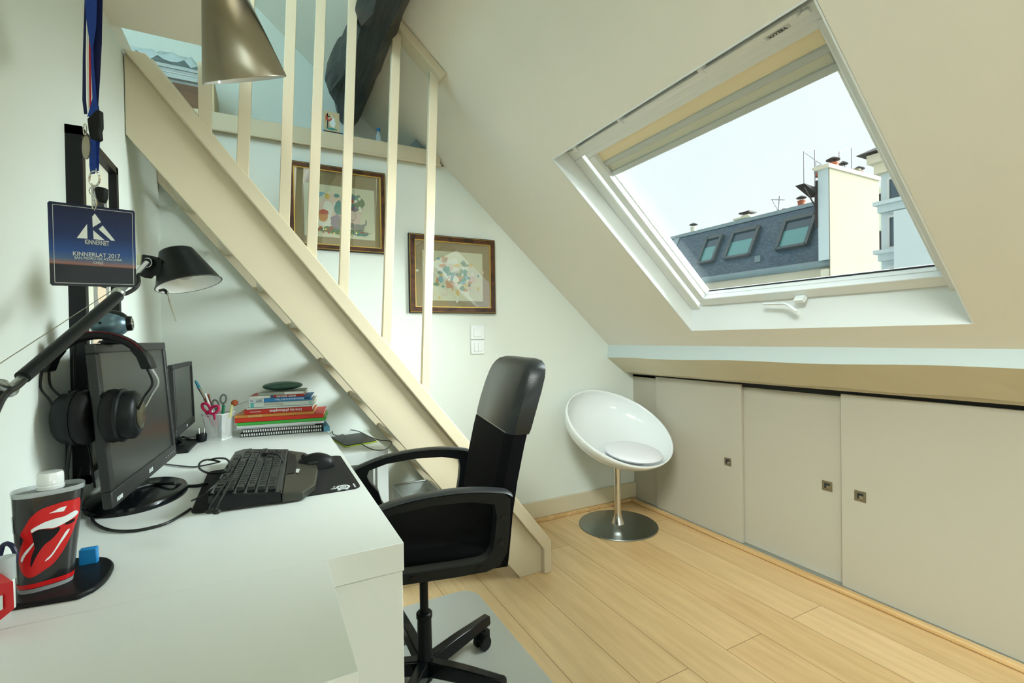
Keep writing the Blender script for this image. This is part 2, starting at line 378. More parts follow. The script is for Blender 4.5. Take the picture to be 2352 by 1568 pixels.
fl = part('ventilation_flap', win, M['vframe'], lambda b: (b.prism([rp(1.424, .682, .086), rp(1.452, .682, .070), rp(1.452, 1.66, .070), rp(1.424, 1.66, .086)], RN * .03), b.prism([rp(1.448, .70, .058), rp(1.462, .70, .054), rp(1.462, 1.655, .054), rp(1.448, 1.655, .058)], RN * .03)), bevel=.003)
part('upper_cover', win, M['vframe'], lambda b: b.prism([rp(1.458, .645, .080), rp(1.488, .645, .080), rp(1.488, 1.70, .080), rp(1.458, 1.70, .080)], RN * .06))
for y in (1.62, 1.34, .98):
    part('flap_bracket', win, M['vframe'], lambda b: b.prism([rp(1.446, y - .010, .05), rp(1.474, y - .004, .05), rp(1.474, y + .010, .05), rp(1.446, y + .006, .05)], RN * .03), bevel=.003)
lp = part('maker_plate', fl, M['vgrey'], lambda b: b.prism([rp(1.430, .735, .081), rp(1.445, .735, .0725), rp(1.445, .80, .0725), rp(1.430, .80, .081)], RN * .002))
text_part('maker_name', 'VELUX', lp, M['darkprint'], rp(1.4375, .7675, .0758), (0, 1, 0), rp(1.430, 0, .081) - rp(1.445, 0, .0725), .013, fit=.05)
def handle(b):
    pts = [rp(.484, y, o) for y, o in ((1.285, .055), (1.23, .05), (1.185, .045), (1.155, .028), (1.14, .022))]
    pts = [p + RU * k for p, k in zip(pts, (0, .0, 0, -.012, -.022))]
    b.tube(pts, (.011, .005), n=10); b.prism([rp(.474, 1.12, .056), rp(.489, 1.124, .056), rp(.489, 1.160, .056), rp(.474, 1.156, .056)], RN * .028)
part('window_handle', win, M['vframe'], handle, smooth=50)
part('screw_cap', win, M['vgrey'], lambda b: b.cyl(rp(.42, 1.703, .055), rp(.42, 1.697, .055), .006, n=14))
# added_window_2: unseen, added behind the photographer as the source of the rear fill
w2 = thing('added_window_2', 'added unseen white window in the wall behind the photographer', 'window', (.75, YN, .88)); struct(w2)
part('frame', w2, M['vframe'], lambda b: [b.box(a, c) for a, c in (((.1, YN - .08, .88), (.15, YN - .02, 1.96)), ((1.35, YN - .08, .88), (1.4, YN - .02, 1.96)), ((.15, YN - .08, .88), (1.35, YN - .02, .93)), ((.15, YN - .08, 1.91), (1.35, YN - .02, 1.96)), ((.73, YN - .08, .93), (.77, YN - .02, 1.91)))])
part('pane', w2, M['glass'], lambda b: b.box((.15, YN - .055, .93), (1.35, YN - .05, 1.91)))

# ------------------------------------------------------------ staircase
st = thing('staircase', 'steep beige painted open staircase rising to the upper left', 'staircase', (1.1, 2.2, 0))
YB = YS + .010
lowx = lambda z: 1.034 - z / 1.262              # underside line of the string
def string_poly():
    T = [(-.386, 2.06), (-.386, 1.795)]; return T
def nearstring(b):
    b.prism([(XL + .002, YB, 2.055), (XL + .002, YB, 1.262 * (1.034 - XL)), (1.034, YB, 0), (1.168, YB, 0), (1.168, YB, .16), (1.08, YB, .27), (.5, YB, 1.0), (-.31, YB, 2.055)], (0, .032, 0))
part('near_string', st, M['beige'], nearstring, bevel=.002)
# proud capping along the top edge and down the foot
top = [(1.190, 0), (1.190, .151), (1.176, .172), (-.325, 2.056)]
low = [(1.150, 0), (1.150, .118), (1.144, .126), (XL + .004, 2.056)]
def cap(b):
    Y0, Y1 = YS - .018, YB + .002
    rings = [[V((a[0], Y0, a[1])), V((a[0], Y1 + .03, a[1])), V((c[0], Y1 + .03, c[1])), V((c[0], Y0, c[1]))] for a, c in zip(top, low)]
    b.loft(rings)
part('capping', st, M['beige'], cap, bevel=.003)
part('wall_string', st, M['beige'], lambda b: b.prism([(XL + .002, YA - .03, 2.03), (XL + .002, YA - .03, 1.262 * (1.034 - XL)), (1.034, YA - .03, 0), (1.17, YA - .03, 0), (1.17, YA - .03, .1)], (0, .028, 0)))
zs = [1.675, 1.504, 1.343, 1.178, 1.013, .845, .673, .506, .338, .17]
for z in zs + [1.85]:
    x = lowx(z)
    def tread(b, x=x, z=z): b.box((x + .004, YB + .03, z), (x + .165, YA - .03, z + .024))
    part('tread', st, M['beige'], tread, bevel=.004)
# balusters: each a leaning painted batten
bal = [((-.166, 2.075), (-.168, 1.85), .038), ((-.018, 2.55), (-.060, 1.70), .038), ((.118, 2.54), (.070, 1.54), .036), ((.222, 2.58), (.161, 1.43), .035),
       ((.335, 2.55), (.273, 1.29), .034), ((.500, zr(.50) - .03), (.434, 1.09), .034), ((.655, zr(.655) - .03), (.594, .885), .035)]
for i, ((xt, zt), (xb, zb), w) in enumerate(bal):
    def bat(b, xt=xt, zt=zt, xb=xb, zb=zb, w=w):
        sx = (xt - xb) / (zt - zb)
        b.prism([(xb - w / 2 - sx * .02, YS - .002, zb - .012), (xb + w / 2 - sx * .02, YS - .002, zb - .045), (xt + w / 2, YS - .002, zt if i < 5 else zt - w / 2 * KX), (xt - w / 2, YS - .002, zt if i < 5 else zt + w / 2 * KX)], (0, .026, 0))
    part('baluster', st, M['beige'], bat, bevel=.002)
def headrail(b):
    d = V((1, 0, -KX)).normalized()
    for x0, x1 in ((.47, .70),):
        a = V((x0, YS - .03, zr(x0) - .002)); c = V((x1, YS - .03, zr(x1) - .002)); n = RN * -.035
        b.prism([a, c, c + n, a + n], (0, .075, 0))
part('head_rail', st, M['beige'], headrail, bevel=.003)

# ------------------------------------------------------------ old roof beam
def beam(b):
    rings = []; n = 44
    for i in range(n + 1):
        t = i / n; y = YN + 1 + (2.80 - YN - 1) * t
        bulge = 0
        if y > 2.0: bulge = .045 * math.exp(-((y - 2.45) / .16) ** 2) - .05 * max(0, (y - 2.55) / .27)
        else: bulge = .035 * math.sin(y * 3.1) * math.exp(-((y - 1.2)) ** 2)
        wob = lambda k: .006 * math.sin(y * 23 + k * 2.1) + .004 * math.sin(y * 41 + k)
        xr = .505 + wob(1) * .5; xl = .335 - bulge + wob(2)
        zt = zr(xr)
        rings.append([V((xr, y, zr(xr) + .03)), V((xr - .012, y, zr(xr) - .055 + wob(3))), V((xr - .05 + wob(4), y, zr(xr) - .10)), V(((xr + xl) / 2 + .01, y, zt - .115 + wob(5))), V((xl + .02, y, zt - .075 + wob(6))), V((xl, y, zt - .005)), V((xl + .01 + wob(7), y, zt + .08)), V((xl + .05, y, zr(xl + .05) + .03))])
    b.loft(rings)
tag(part('roof_beam', None, M['oldbeam'], beam, smooth=25), 'rough blackened oak roof beam running along the slope above the stairs', 'beam')

# ------------------------------------------------------------ eaves cupboard with sliding doors
cb = thing('eaves_cupboard', 'long low greige cupboard with sliding doors under the roof slope', 'cupboard', (XC, .6, 0))
part('carcass', cb, M['door'], lambda b: (b.box((XC + .3, YN + .01, 0), (XC + .315, YA - .02, .55)), b.box((XC, YN + .01, 0), (XC + .3, YA - .02, .015)),), )
part('top_fascia', cb, M['beige'], lambda b: b.prism([(XC - .012, YA, .860), (XC + .02, YA, .860), (XC + .02, YA, .872), (XC - .012, YA, .880)], (0, YN - YA, -.0 + .025)), bevel=.002)
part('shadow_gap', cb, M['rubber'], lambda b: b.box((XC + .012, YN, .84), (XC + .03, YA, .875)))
part('bottom_track', cb, M['alu'], lambda b: b.box((XC - .014, YN, 0), (XC + .05, YA - .02, .016)), bevel=.002)
def door(y0, y1, x, hy=None, hs=.04):
    d = part('door', cb, M['door'], lambda b: b.box((x, y0, .016), (x + .018, y1, .852)), bevel=.0015)
    if hy is None: return
    z = .428
    h = part('recessed_pull', d, M['steel'], lambda b: (b.box((x - .002, hy - hs / 2, z - hs / 2), (x + .001, hy - hs * .28, z + hs / 2)), b.box((x - .002, hy + hs * .28, z - hs / 2), (x + .001, hy + hs / 2, z + hs / 2)), b.box((x - .002, hy - hs * .28, z + hs * .28), (x + .001, hy + hs * .28, z + hs / 2)), b.box((x - .002, hy - hs * .28, z - hs / 2), (x + .001, hy + hs * .28, z - hs * .26))))
    part('pull_well', h, M['darkgrey'], lambda b: b.box((x - .0012, hy - hs * .28, z - hs * .27), (x - .0002, hy + hs * .28, z + hs * .28)))
    part('pull_tongue', h, M['chrome'], lambda b: b.box((x - .0018, hy - hs * .26, z - hs * .24), (x - .0008, hy + hs * .08, z + hs * .04)))
part('filler_panel', cb, M['door'], lambda b: b.box((XC + .012, 2.250, .016), (XC + .03, YA, .852)))
door(1.643, 2.254, XC, 1.725, .042)
door(1.10, 1.66, XC + .024, 1.228, .044)
door(.02, 1.157, XC, 1.083, .044)
door(-1.2, .05, XC + .024)

# ------------------------------------------------------------ pictures and switches on the far wall
def picture(name, label, x0, x1, z0, z1, fw, tilt=0):
    t = thing(name, label, 'picture', ((x0 + x1) / 2, YA, z0))
    fr = MB(); Y = YA
    def rr(b, a, c, y0, y1, m):    # ring between inset a and inset c
        for q in ((x0 + a, x1 - a, z0 + a, z0 + c), (x0 + a, x1 - a, z1 - c, z1 - a), (x0 + a, x0 + c, z0 + c, z1 - c), (x1 - c, x1 - a, z0 + c, z1 - c)):
            b.box((q[0], y0, q[2]), (q[1], y1, q[3]), m)
    part('frame', t, None, lambda b: (rr(b, 0, .004, Y - .02, Y, M['black']), rr(b, .004, .007, Y - .023, Y, M['gold']), rr(b, .007, fw, Y - .028, Y, M['walnut'])), bevel=.0008)
    part('fillet', t, M['gold'], lambda b: rr(b, fw, fw + .005, Y - .022, Y - .004, M['gold']))
    part('mount', t, M['mount'], lambda b: b.box((x0 + fw, Y - .012, z0 + fw), (x1 - fw, Y - .010, z1 - fw)))
    part('glass', t, M['picglass'], lambda b: b.box((x0 + fw, Y - .0205, z0 + fw), (x1 - fw, Y - .019, z1 - fw)))
    return t
def blob(b, cx, cz, rx, rz, m, y, n=16, j=0, seed=0):
    r = random.Random(seed); b.poly([(cx + rx * math.cos(2 * PI * i / n) * (1 + j * (r.random() - .5)), y, cz + rz * math.sin(2 * PI * i / n) * (1 + j * (r.random() - .5))) for i in range(n)], m)
ink = lambda n, r, g, b_: M.setdefault(n, mat(n, hx(r, g, b_), .85))
ink('ink_pink', 222, 206, 188); ink('ink_blue', 120, 176, 190); ink('ink_teal', 70, 150, 140); ink('ink_green', 104, 138, 96); ink('ink_mauve', 150, 140, 158)
ink('ink_red', 190, 84, 66); ink('ink_yellow', 220, 190, 90); ink('ink_skin', 226, 204, 176); ink('ink_white', 226, 232, 216); ink('ink_grey', 140, 142, 134); ink('ink_orange', 206, 150, 92); ink('ink_plum', 112, 96, 120); ink('ink_purple', 120, 110, 150)
p1 = picture('framed_picture', 'framed picture of a couple with a basket, flowers and a cat, behind the balusters', .108, .563, 1.557, 1.970, .024)
def pp1(u, v): return (.108 + .455 * (u - 185) / (1590 - 185), 1.970 - .413 * v)   # u in print units, v 0..1
sh = part('print', p1, None, lambda b: b.box((.178, YA - .0135, 1.622), (.508, YA - .0125, 1.875), M['paper']))
def art1(b):
    Y = YA - .0138; k = 0
    def B(cx, cz, rx, rz, n, j=0):
        nonlocal k; k += 1; blob(b, cx, cz, rx, rz, M[n], Y - k * .00008, 16, j, k)
    B(.345, 1.745, .11, .10, 'ink_pink', .3)
    B(.345, 1.655, .125, .016, 'ink_green', .5); B(.30, 1.660, .035, .018, 'ink_green', .5); B(.44, 1.650, .04, .012, 'ink_teal', .4)
    B(.242, 1.826, .018, .014, 'ink_blue', .5); B(.262, 1.832, .012, .005, 'ink_blue', .4); B(.235, 1.838, .010, .010, 'ink_mauve', .3)
    B(.285, 1.762, .024, .036, 'ink_white', .15); B(.275, 1.705, .045, .032, 'ink_white', .2); B(.322, 1.775, .012, .02, 'ink_white', .2)
    B(.290, 1.812, .012, .016, 'ink_skin'); B(.283, 1.820, .011, .013, 'ink_yellow', .3)
    B(.262, 1.722, .022, .026, 'ink_orange', .2); B(.266, 1.742, .022, .012, 'ink_red', .4)
    B(.335, 1.768, .020, .036, 'ink_teal', .3); B(.322, 1.700, .026, .036, 'ink_mauve', .4); B(.345, 1.69, .02, .03, 'ink_grey', .4)
    B(.328, 1.815, .010, .013, 'ink_skin'); B(.325, 1.828, .013, .010, 'ink_teal', .4)
    B(.415, 1.800, .040, .042, 'ink_green', .4)
    rr_ = random.Random(4)
    for i in range(26): B(.415 + rr_.uniform(-.034, .034), 1.80 + rr_.uniform(-.036, .036), .008, .008, rr_.choice(['ink_purple', 'ink_red', 'ink_white', 'ink_plum', 'ink_teal']), .4)
    B(.400, 1.737, .016, .026, 'ink_grey'); B(.400, 1.737, .0135, .0235, 'ink_pink')
    B(.425, 1.682, .035, .014, 'ink_grey', .2); B(.395, 1.690, .012, .012, 'ink_grey', .3); B(.455, 1.695, .010, .004, 'ink_grey', .2); B(.464, 1.708, .004, .016, 'ink_grey', .2); B(.41, 1.668, .006, .010, 'ink_grey'); B(.445, 1.668, .006, .010, 'ink_grey')
    for i in range(40): B(rr_.uniform(.235, .47), rr_.uniform(1.642, 1.668), .004, .004, rr_.choice(['ink_white', 'ink_red', 'ink_green', 'ink_teal', 'ink_yellow']), .3)
part('artwork', sh, None, art1)
p2 = picture('framed_picture', 'framed pale abstract print reflecting the roof window, nearest the light switches', .680, 1.182, 1.257, 1.678, .03)
sh2 = part('print', p2, None, lambda b: b.box((.755, YA - .0135, 1.325), (1.105, YA - .0125, 1.595), M['paper']))
def art2(b):
    r = random.Random(9); Y = YA - .0138
    for i in range(110):
        blob(b, .93 + r.gauss(0, .065), 1.46 + r.gauss(0, .05), r.uniform(.005, .022), r.uniform(.005, .022), M[r.choice(['ink_white', 'ink_blue', 'ink_teal', 'ink_yellow', 'ink_pink', 'ink_white', 'ink_orange', 'ink_green'])], Y - i * .00003, 12, .5, i)
part('artwork', sh2, None, art2)
for i, (z, lab) in enumerate(((1.149, 'upper white square light switch on the far wall'), (1.066, 'lower white square light switch with a split rocker'))):
    s = thing('light_switch', lab, 'light switch', (1.072, YA, z - .04), 'light switches on the far wall')
    part('cover_plate', s, M['whitegloss'], lambda b: b.box((1.072 - .042, YA - .008, z - .04), (1.072 + .042, YA, z + .04)), bevel=.004)
    if i == 0: part('rocker', s, M['whitegloss'], lambda b: b.box((1.072 - .024, YA - .012, z - .024), (1.072 + .024, YA - .006, z + .024)), bevel=.002)
    else:
        part('rocker', s, M['whitegloss'], lambda b: b.box((1.072 - .024, YA - .012, z - .024), (1.0715, YA - .006, z + .024)), bevel=.002)
        part('rocker', s, M['whitegloss'], lambda b: b.box((1.073, YA - .012, z - .024), (1.072 + .024, YA - .006, z + .024)), bevel=.002)

# ------------------------------------------------------------ things on the mezzanine ledge
M['bluetrim'] = mat('blue_plastic', hx(30, 120, 190), .4)
t = thing('icon_card', 'beige card painted with a draped cross on a blue edged box', 'card', (.32, 2.53, ZF))
part('box', t, M['darkgrey'], lambda b: (b.box((.283, 2.523, ZF + .004), (.366, 2.575, ZF + .036), M['darkgrey']), b.box((.277, 2.522, ZF + .004), (.284, 2.575, ZF + .037), M['bluetrim']), b.box((.365, 2.522, ZF + .004), (.374, 2.575, ZF + .037), M['bluetrim'])))
card = part('card', t, mat('beige_card', hx(204, 188, 150), .8), lambda b: b.box((.281, 2.530, ZF + .036), (.356, 2.540, ZF + .136)), bevel=.001)
def cross(b):
    Y = 2.5292; K = M['black']; zz = lambda k: ZF + .036 + k * .77; xx = lambda k: .281 + (k - .290) * .735
    b.box((xx(.312), Y, zz(.020)), (xx(.318), Y + .001, zz(.117)), K); b.box((xx(.303), Y, zz(.095)), (xx(.332), Y + .001, zz(.101)), K)
    blob(b, xx(.347), zz(.060), .013, .027, M['white_print'], Y - .0002, 14, .3, 2)
    b.poly([(xx(a), Y - .0004, zz(c)) for a, c in ((.302, .105), (.31, .107), (.322, .075), (.345, .093), (.340, .075), (.322, .063), (.308, .077), (.301, .060))], M['ink_red'])
    blob(b, xx(.342), zz(.102), .005, .006, M['ink_skin'], Y - .0003); blob(b, xx(.342), zz(.019), .027, .005, M['ink_teal'], Y - .0002, 12, .4, 3)
part('painting', card, None, cross)
t = thing('water_bottle', 'small clear water bottle with a blue cap on the ledge', 'bottle', (.556, 2.56, ZF))
M['palebottle'] = mat('pale_clear_plastic', hx(210, 228, 232), .15, alpha=.55, coat=.5)
part('body', t, M['palebottle'], lambda b: b.lathe([(.014, 0), (.0155, .008), (.0155, .030), (.0135, .042), (.0148, .056), (.011, .076), (.0068, .086), (.0068, .092)], mtx=Matrix.Translation((.556, 2.56, ZF + .004)), n=20))
part('cap', t, M['bluetrim'], lambda b: b.lathe([(.0098, 0), (.0098, .011), (.008, .014)], mtx=Matrix.Translation((.556, 2.56, ZF + .096)), n=20))
tag(part('triangular_offcut', None, mat('grey_painted_offcut', hx(120, 138, 140), .6), lambda b: b.prism([(.690, 2.495, ZF + .004), (.792, 2.495, ZF + .004), (.741, 2.495, ZF + .062)], (0, .02, 0))), 'small grey triangular offcut standing at the right end of the ledge', 'offcut')
t = thing('wooden_crate', 'brown wooden crate with a pale pine end on the ledge', 'crate', (-.33, 2.62, ZF))
part('body', t, M['woodbox'], lambda b: b.box((-.62, 2.58, ZF + .003), (-.215, 2.80, 2.285)), bevel=.003)
part('end_panel', t, M['pine'], lambda b: b.box((-.215, 2.57, ZF + .003), (-.185, 2.80, 2.33)), bevel=.002)
t = thing('newspaper_stack', 'stack of newspapers wrapped in clear plastic on the wooden crate', 'newspapers', (-.4, 2.66, 2.286))
def papers(b):
    r = random.Random(2)
    for i in range(9): 
        o = r.uniform(-.012, .012); b.box((-.56 + o, 2.59 + o * .8, 2.286 + i * .009), (-.24 + o, 2.79, 2.2945 + i * .009))
part('papers', t, mat('newsprint', hx(196, 200, 198), .8, noise=.15, nscale=60), papers)
def wrap(b):
    r = random.Random(5); n = 14; g = []
    for i in range(n + 1):
        row = []
        for j in range(n + 1):
            u, v = i / n, j / n; e = min(u, 1 - u, v, 1 - v)
            row.append(b.bm.verts.new((-.57 + .345 * u, 2.575 + .22 * v, 2.375 + .055 * min(1, e * 5) + .012 * math.sin(i * 1.9) * math.cos(j * 1.3) + r.uniform(-.008, .008))))
        g.append(row)
    for i in range(n):
        for j in range(n): b.bm.faces.new((g[i][j], g[i + 1][j], g[i + 1][j + 1], g[i][j + 1]))
part('plastic_wrap', t, mat('pale_blue_film', hx(214, 228, 232), .12, alpha=.8, coat=.6), wrap, smooth=75)

# ------------------------------------------------------------ desks
ZD = .74
dk = thing('desk', 'long white laminate desk along the left wall', 'desk', (-.08, 1.6, 0))
part('desktop', dk, M['white'], lambda b: b.box((XL + .004, .876, ZD - .053), (.2235, YA - .004, ZD)), bevel=.0012)
part('end_panel', dk, M['white'], lambda b: b.box((XL + .03, .878, 0), (.221, .93, ZD - .054)), bevel=.0012)
part('end_panel', dk, M['white'], lambda b: b.box((XL + .03, 2.38, 0), (.215, 2.43, ZD - .054)), bevel=.0012)
d2 = thing('side_desk', 'white near desk top butted against the long desk', 'desk', (-.15, .72, 0))
part('desktop', d2, M['white'], lambda b: b.box((XL + .004, .560, ZD - .05), (.0885, .8745, ZD + .0005)), bevel=.0012)
part('side_panel', d2, M['white'], lambda b: b.box((.04, .575, 0), (.086, .86, ZD - .051)), bevel=.001)
part('side_panel', d2, M['white'], lambda b: b.box((XL + .01, .575, 0), (XL + .05, .86, ZD - .051)), bevel=.001)
lt = thing('low_table', 'low white side table under the stairs beyond the long desk', 'table', (.36, 2.2, 0))
part('tabletop', lt, M['white'], lambda b: b.box((.2255, 1.985, .612), (.447, 2.44, .66)), bevel=.001)
for x, y in ((.402, 1.985), (.402, 2.395), (.2255, 2.395)):
    part('leg', lt, M['white'], lambda b: b.box((x, y, 0), (x + .045, y + .045, .612)), bevel=.001)
part('side_panel', lt, M['vgrey'], lambda b: b.box((.228, 2.06, .1), (.40, 2.08, .611)))
t = thing('graphics_tablet', 'thin black drawing tablet with lime edges on the low table', 'tablet', (.35, 2.2, .66))
def tabp(z0, z1, g=0): 
    return [(.300 - g, 2.115 - g, z0), (.434 + g, 2.150 - g, z0), (.405 + g, 2.365 + g, z0), (.262 - g, 2.335 + g, z0)]
part('underside', t, mat('lime_plastic', hx(170, 190, 40), .5), lambda b: b.prism(tabp(.6615, 0, .003), (0, 0, .004)))
part('surface', t, M['darkgrey'], lambda b: b.prism(tabp(.6657, 0), (0, 0, .004)), bevel=.001)
Z = .668
tag(part('tablet_cable', None, M['cable'], lambda b: b.tube([pl(x, y, 2, Z) for x, y in ((830, 1019), (842, 1026), (860, 1033), (884, 1032), (898, 1022), (897, 1013), (870, 1010), (848, 1002), (822, 990), (790, 985), (768, 988), (764, 995), (775, 1001), (788, 998), (791, 1007), (783, 1016))], .0022)), 'thin black cable looped over the drawing tablet', 'cable')

# wire basket on the floor under the stairs
t = thing('wire_basket', 'silver mesh waste basket standing under the stairs', 'basket', (.6, 2.15, 0))
M['mesh'] = None
def mesh_mat(name, col, sc, hole=.5):
    m = bpy.data.materials.new(name); m.use_nodes = True; tt = m.node_tree; L = tt.links; p = tt.nodes['Principled BSDF']
    p.inputs['Base Color'].default_value = col; p.inputs['Roughness'].default_value = .4
    c = tt.nodes.new('ShaderNodeTexCoord'); outs = []
    for dv in ((1, 0, 1), (1, 0, -1), (0, 1, 1), (0, 1, -1)):
        d = tt.nodes.new('ShaderNodeVectorMath'); d.operation = 'DOT_PRODUCT'; d.inputs[1].default_value = [v * sc for v in dv]
        L.new(c.outputs['Object'], d.inputs[0]); f = tt.nodes.new('ShaderNodeMath'); f.operation = 'FRACT'; L.new(d.outputs['Value'], f.inputs[0])
        g = tt.nodes.new('ShaderNodeMath'); g.operation = 'LESS_THAN'; g.inputs[1].default_value = 1 - hole; L.new(f.outputs[0], g.inputs[0]); outs.append(g.outputs[0])
    def mx(a, b_):
        n = tt.nodes.new('ShaderNodeMath'); n.operation = 'MAXIMUM'; L.new(a, n.inputs[0]); L.new(b_, n.inputs[1]); return n.outputs[0]
    ge = tt.nodes.new('ShaderNodeNewGeometry'); sp = tt.nodes.new('ShaderNodeSeparateXYZ'); L.new(ge.outputs['Normal'], sp.inputs[0])
    ab = tt.nodes.new('ShaderNodeMath'); ab.operation = 'ABSOLUTE'; L.new(sp.outputs['X'], ab.inputs[0])
    gt = tt.nodes.new('ShaderNodeMath'); gt.operation = 'GREATER_THAN'; gt.inputs[1].default_value = .7; L.new(ab.outputs[0], gt.inputs[0])
    mixn = tt.nodes.new('ShaderNodeMix'); mixn.data_type = 'FLOAT'
    L.new(gt.outputs[0], mixn.inputs['Factor']); L.new(mx(outs[0], outs[1]), mixn.inputs['A']); L.new(mx(outs[2], outs[3]), mixn.inputs['B'])
    L.new(mixn.outputs['Result'], p.inputs['Alpha']); return m
M['wiremesh'] = mesh_mat('silver_wire_mesh', hx(190, 198, 196), 90, .55)
M['whitemesh'] = mesh_mat('white_wire_mesh', hx(235, 238, 236), 240, .58)
def open_box(b, x0, x1, y0, y1, z0, z1, tp):
    b.loft([[(x0 + tp, y0 + tp, z0), (x1 - tp, y0 + tp, z0), (x1 - tp, y1 - tp, z0), (x0 + tp, y1 - tp, z0)], [(x0, y0, z1), (x1, y0, z1), (x1, y1, z1), (x0, y1, z1)]], caps=False)
    b.poly([(x0 + tp, y0 + tp, z0), (x1 - tp, y0 + tp, z0), (x1 - tp, y1 - tp, z0), (x0 + tp, y1 - tp, z0)])
part('mesh_body', t, M['wiremesh'], lambda b: open_box(b, .57, .75, 2.18, 2.43, .02, .37, .02))
part('rim', t, M['alu'], lambda b: b.tube([(.58, 2.18, .37), (.74, 2.18, .37), (.75, 2.19, .37), (.75, 2.42, .37), (.74, 2.43, .37), (.58, 2.43, .37), (.57, 2.42, .37), (.57, 2.19, .37), (.58, 2.18, .37)], .005, smooth=False))
part('foot', t, M['alu'], lambda b: b.box((.595, 2.205, 0), (.725, 2.405, .02)))

# ------------------------------------------------------------ monitors
M['bezel'] = mat('matt_charcoal_bezel', (.016, .017, .017, 1), .5)
def monitor(label, P0, P1, z0, z1, bez, deep, tilt):
    P0 = V(P0 + (0,)); P1 = V(P1 + (0,)); u = (P1 - P0).normalized(); L = (P1 - P0).length; n0 = V((u.y, -u.x, 0)); up = (V((0, 0, 1)) * math.cos(tilt) - n0 * math.sin(tilt)); n = (n0 * math.cos(tilt) + V((0, 0, 1)) * math.sin(tilt))
    c = (P0 + P1) / 2; t = thing('monitor', label, 'monitor', (c.x, c.y, ZD))
    mt = Matrix((u, n, up)).transposed().to_4x4(); mt.translation = V((P0.x, P0.y, z0)); hgt = (z1 - z0) / math.cos(tilt)
    b1, b2 = bez
    body = MB()
    for q in ((0, L, 0, b2), (0, L, hgt - b1, hgt), (0, b1, b2, hgt - b1), (L - b1, L, b2, hgt - b1)): body.box((q[0], -deep, q[2]), (q[1], 0, q[3]), mtx=mt)
    body.box((b1, -deep, b2), (L - b1, -deep + .01, hgt - b1), mtx=mt); body.box((L * .24, -deep - .030, hgt * .15), (L * .85, -deep, hgt * .85), mtx=mt)
    bz = body.build('bezel', M['bezel'], t, bevel=.003)
    part('screen', t, M['screen'], lambda b: b.box((b1, -deep * .6, b2), (L - b1, -.004, hgt - b1), mtx=mt))
    part('neck', t, M['black'], lambda b: b.box((L * .42, -deep - .045, -(z0 - ZD) + .012), (L * .58, -deep - .01, hgt * .5), mtx=mt), bevel=.004)
    return t, bz, mt, L, hgt
t, bz, mt, L, hgt = monitor('large black monitor with headphones hung over its near corner', (-.2755, 1.215), (-.236, 1.700), .787, 1.120, (.020, .034), .018, math.radians(4.0))
bcx, bcy = -.280, 1.452
part('base', t, M['blackgloss'], lambda b: b.lathe([(.2, 0), (1, 0), (1.0, .45), (.97, .8), (.9, 1), (.25, 1.25), (.2, 1.3)], mtx=Matrix.Translation((bcx, bcy, ZD)) @ Matrix.Rotation(-.08, 4, 'Z') @ Matrix.Diagonal((.098, .138, .017, 1)), n=48))
zdir = mt.to_3x3() @ V((0, 1, 0)); xdir = mt.to_3x3() @ V((1, 0, 0))
text_part('input_mark', 'HDMI', bz, M['white_print'], mt @ V((.035, .001, .012)), xdir, (0, 0, 1), .012, fit=.03)
text_part('brand_mark', '/SUS', bz, M['white_print'], mt @ V((L * .5, .001, .016)), xdir, (0, 0, 1), .013, fit=.03)
for k in range(5): part('button_mark', bz, M['vgrey'], lambda b: b.box((L - .11 + k * .02, -.001, .016), (L - .106 + k * .02, .0008, .018), mtx=mt))
t2, bz2, mt2, L2, h2 = monitor('smaller black monitor standing behind the large one', (-.268, 1.945), (-.254, 2.285), .797, 1.043, (.016, .026), .018, math.radians(1.5))
part('base', t2, M['black'], lambda b: b.prism([(-.375, 1.95, ZD), (-.238, 1.949, ZD), (-.228, 2.14, ZD), (-.30, 2.19, ZD), (-.375, 2.19, ZD)], (0, 0, .012)), bevel=.003)
text_part('brand_mark', 'HP', bz2, M['white_print'], mt2 @ V((L2 * .5, .001, .013)), xdir, (0, 0, 1), .012)

# webcam on the large monitor
t = thing('webcam', 'silver blue ball webcam perched on the large monitor', 'webcam', (-.285, 1.31, 1.12))
wc = V((-.290, 1.285, 1.160)); wf = V((.93, .05, .06)).normalized()
rq = wf.to_track_quat('X', 'Z').to_matrix()
part('body', t, mat('silver_blue_shell', hx(92, 116, 126), .3, metal=.5), lambda b: b.ball(wc, (.034, .029, .0285), mtx=rq, u=32, v=20), smooth=60)
part('top_shell', t, M['black'], lambda b: b.ball(wc + V((.002, .0, .006)), (.031, .0235, .0245), mtx=rq), smooth=60)
part('lens', t, M['blackgloss'], lambda b: (b.cyl(wc + wf * .022, wc + wf * .037, .0165, .0155, n=28)))
part('lens_ring', t, M['chrome'], lambda b: b.lathe([(.0125, 0), (.0125, .002), (.0095, .002), (.0095, 0)], mtx=Matrix.Translation(wc + wf * .0365) @ wf.to_track_quat('Z', 'Y').to_matrix().to_4x4(), n=28, caps=False))
part('foot', t, M['black'], lambda b: (b.cyl(wc - V((-.004, 0, .026)), wc - V((-.004, 0, .043)), .014, .022), b.cyl((wc.x + .004, wc.y, 1.1205), (wc.x + .004, wc.y, 1.126), .026, .022)))
part('microphone_hole', t, M['rubber'], lambda b: b.cyl(wc + V((-.010, -.0265, .002)), wc + V((-.010, -.0285, .002)), .003, n=12))
part('cable', t, M['cable'], lambda b: b.tube([wc - wf * .032, (-.335, 1.27, 1.150), (-.348, 1.28, 1.10), (-.352, 1.30, 1.0), (-.345, 1.34, .9), (-.34, 1.36, .80)], .0024))

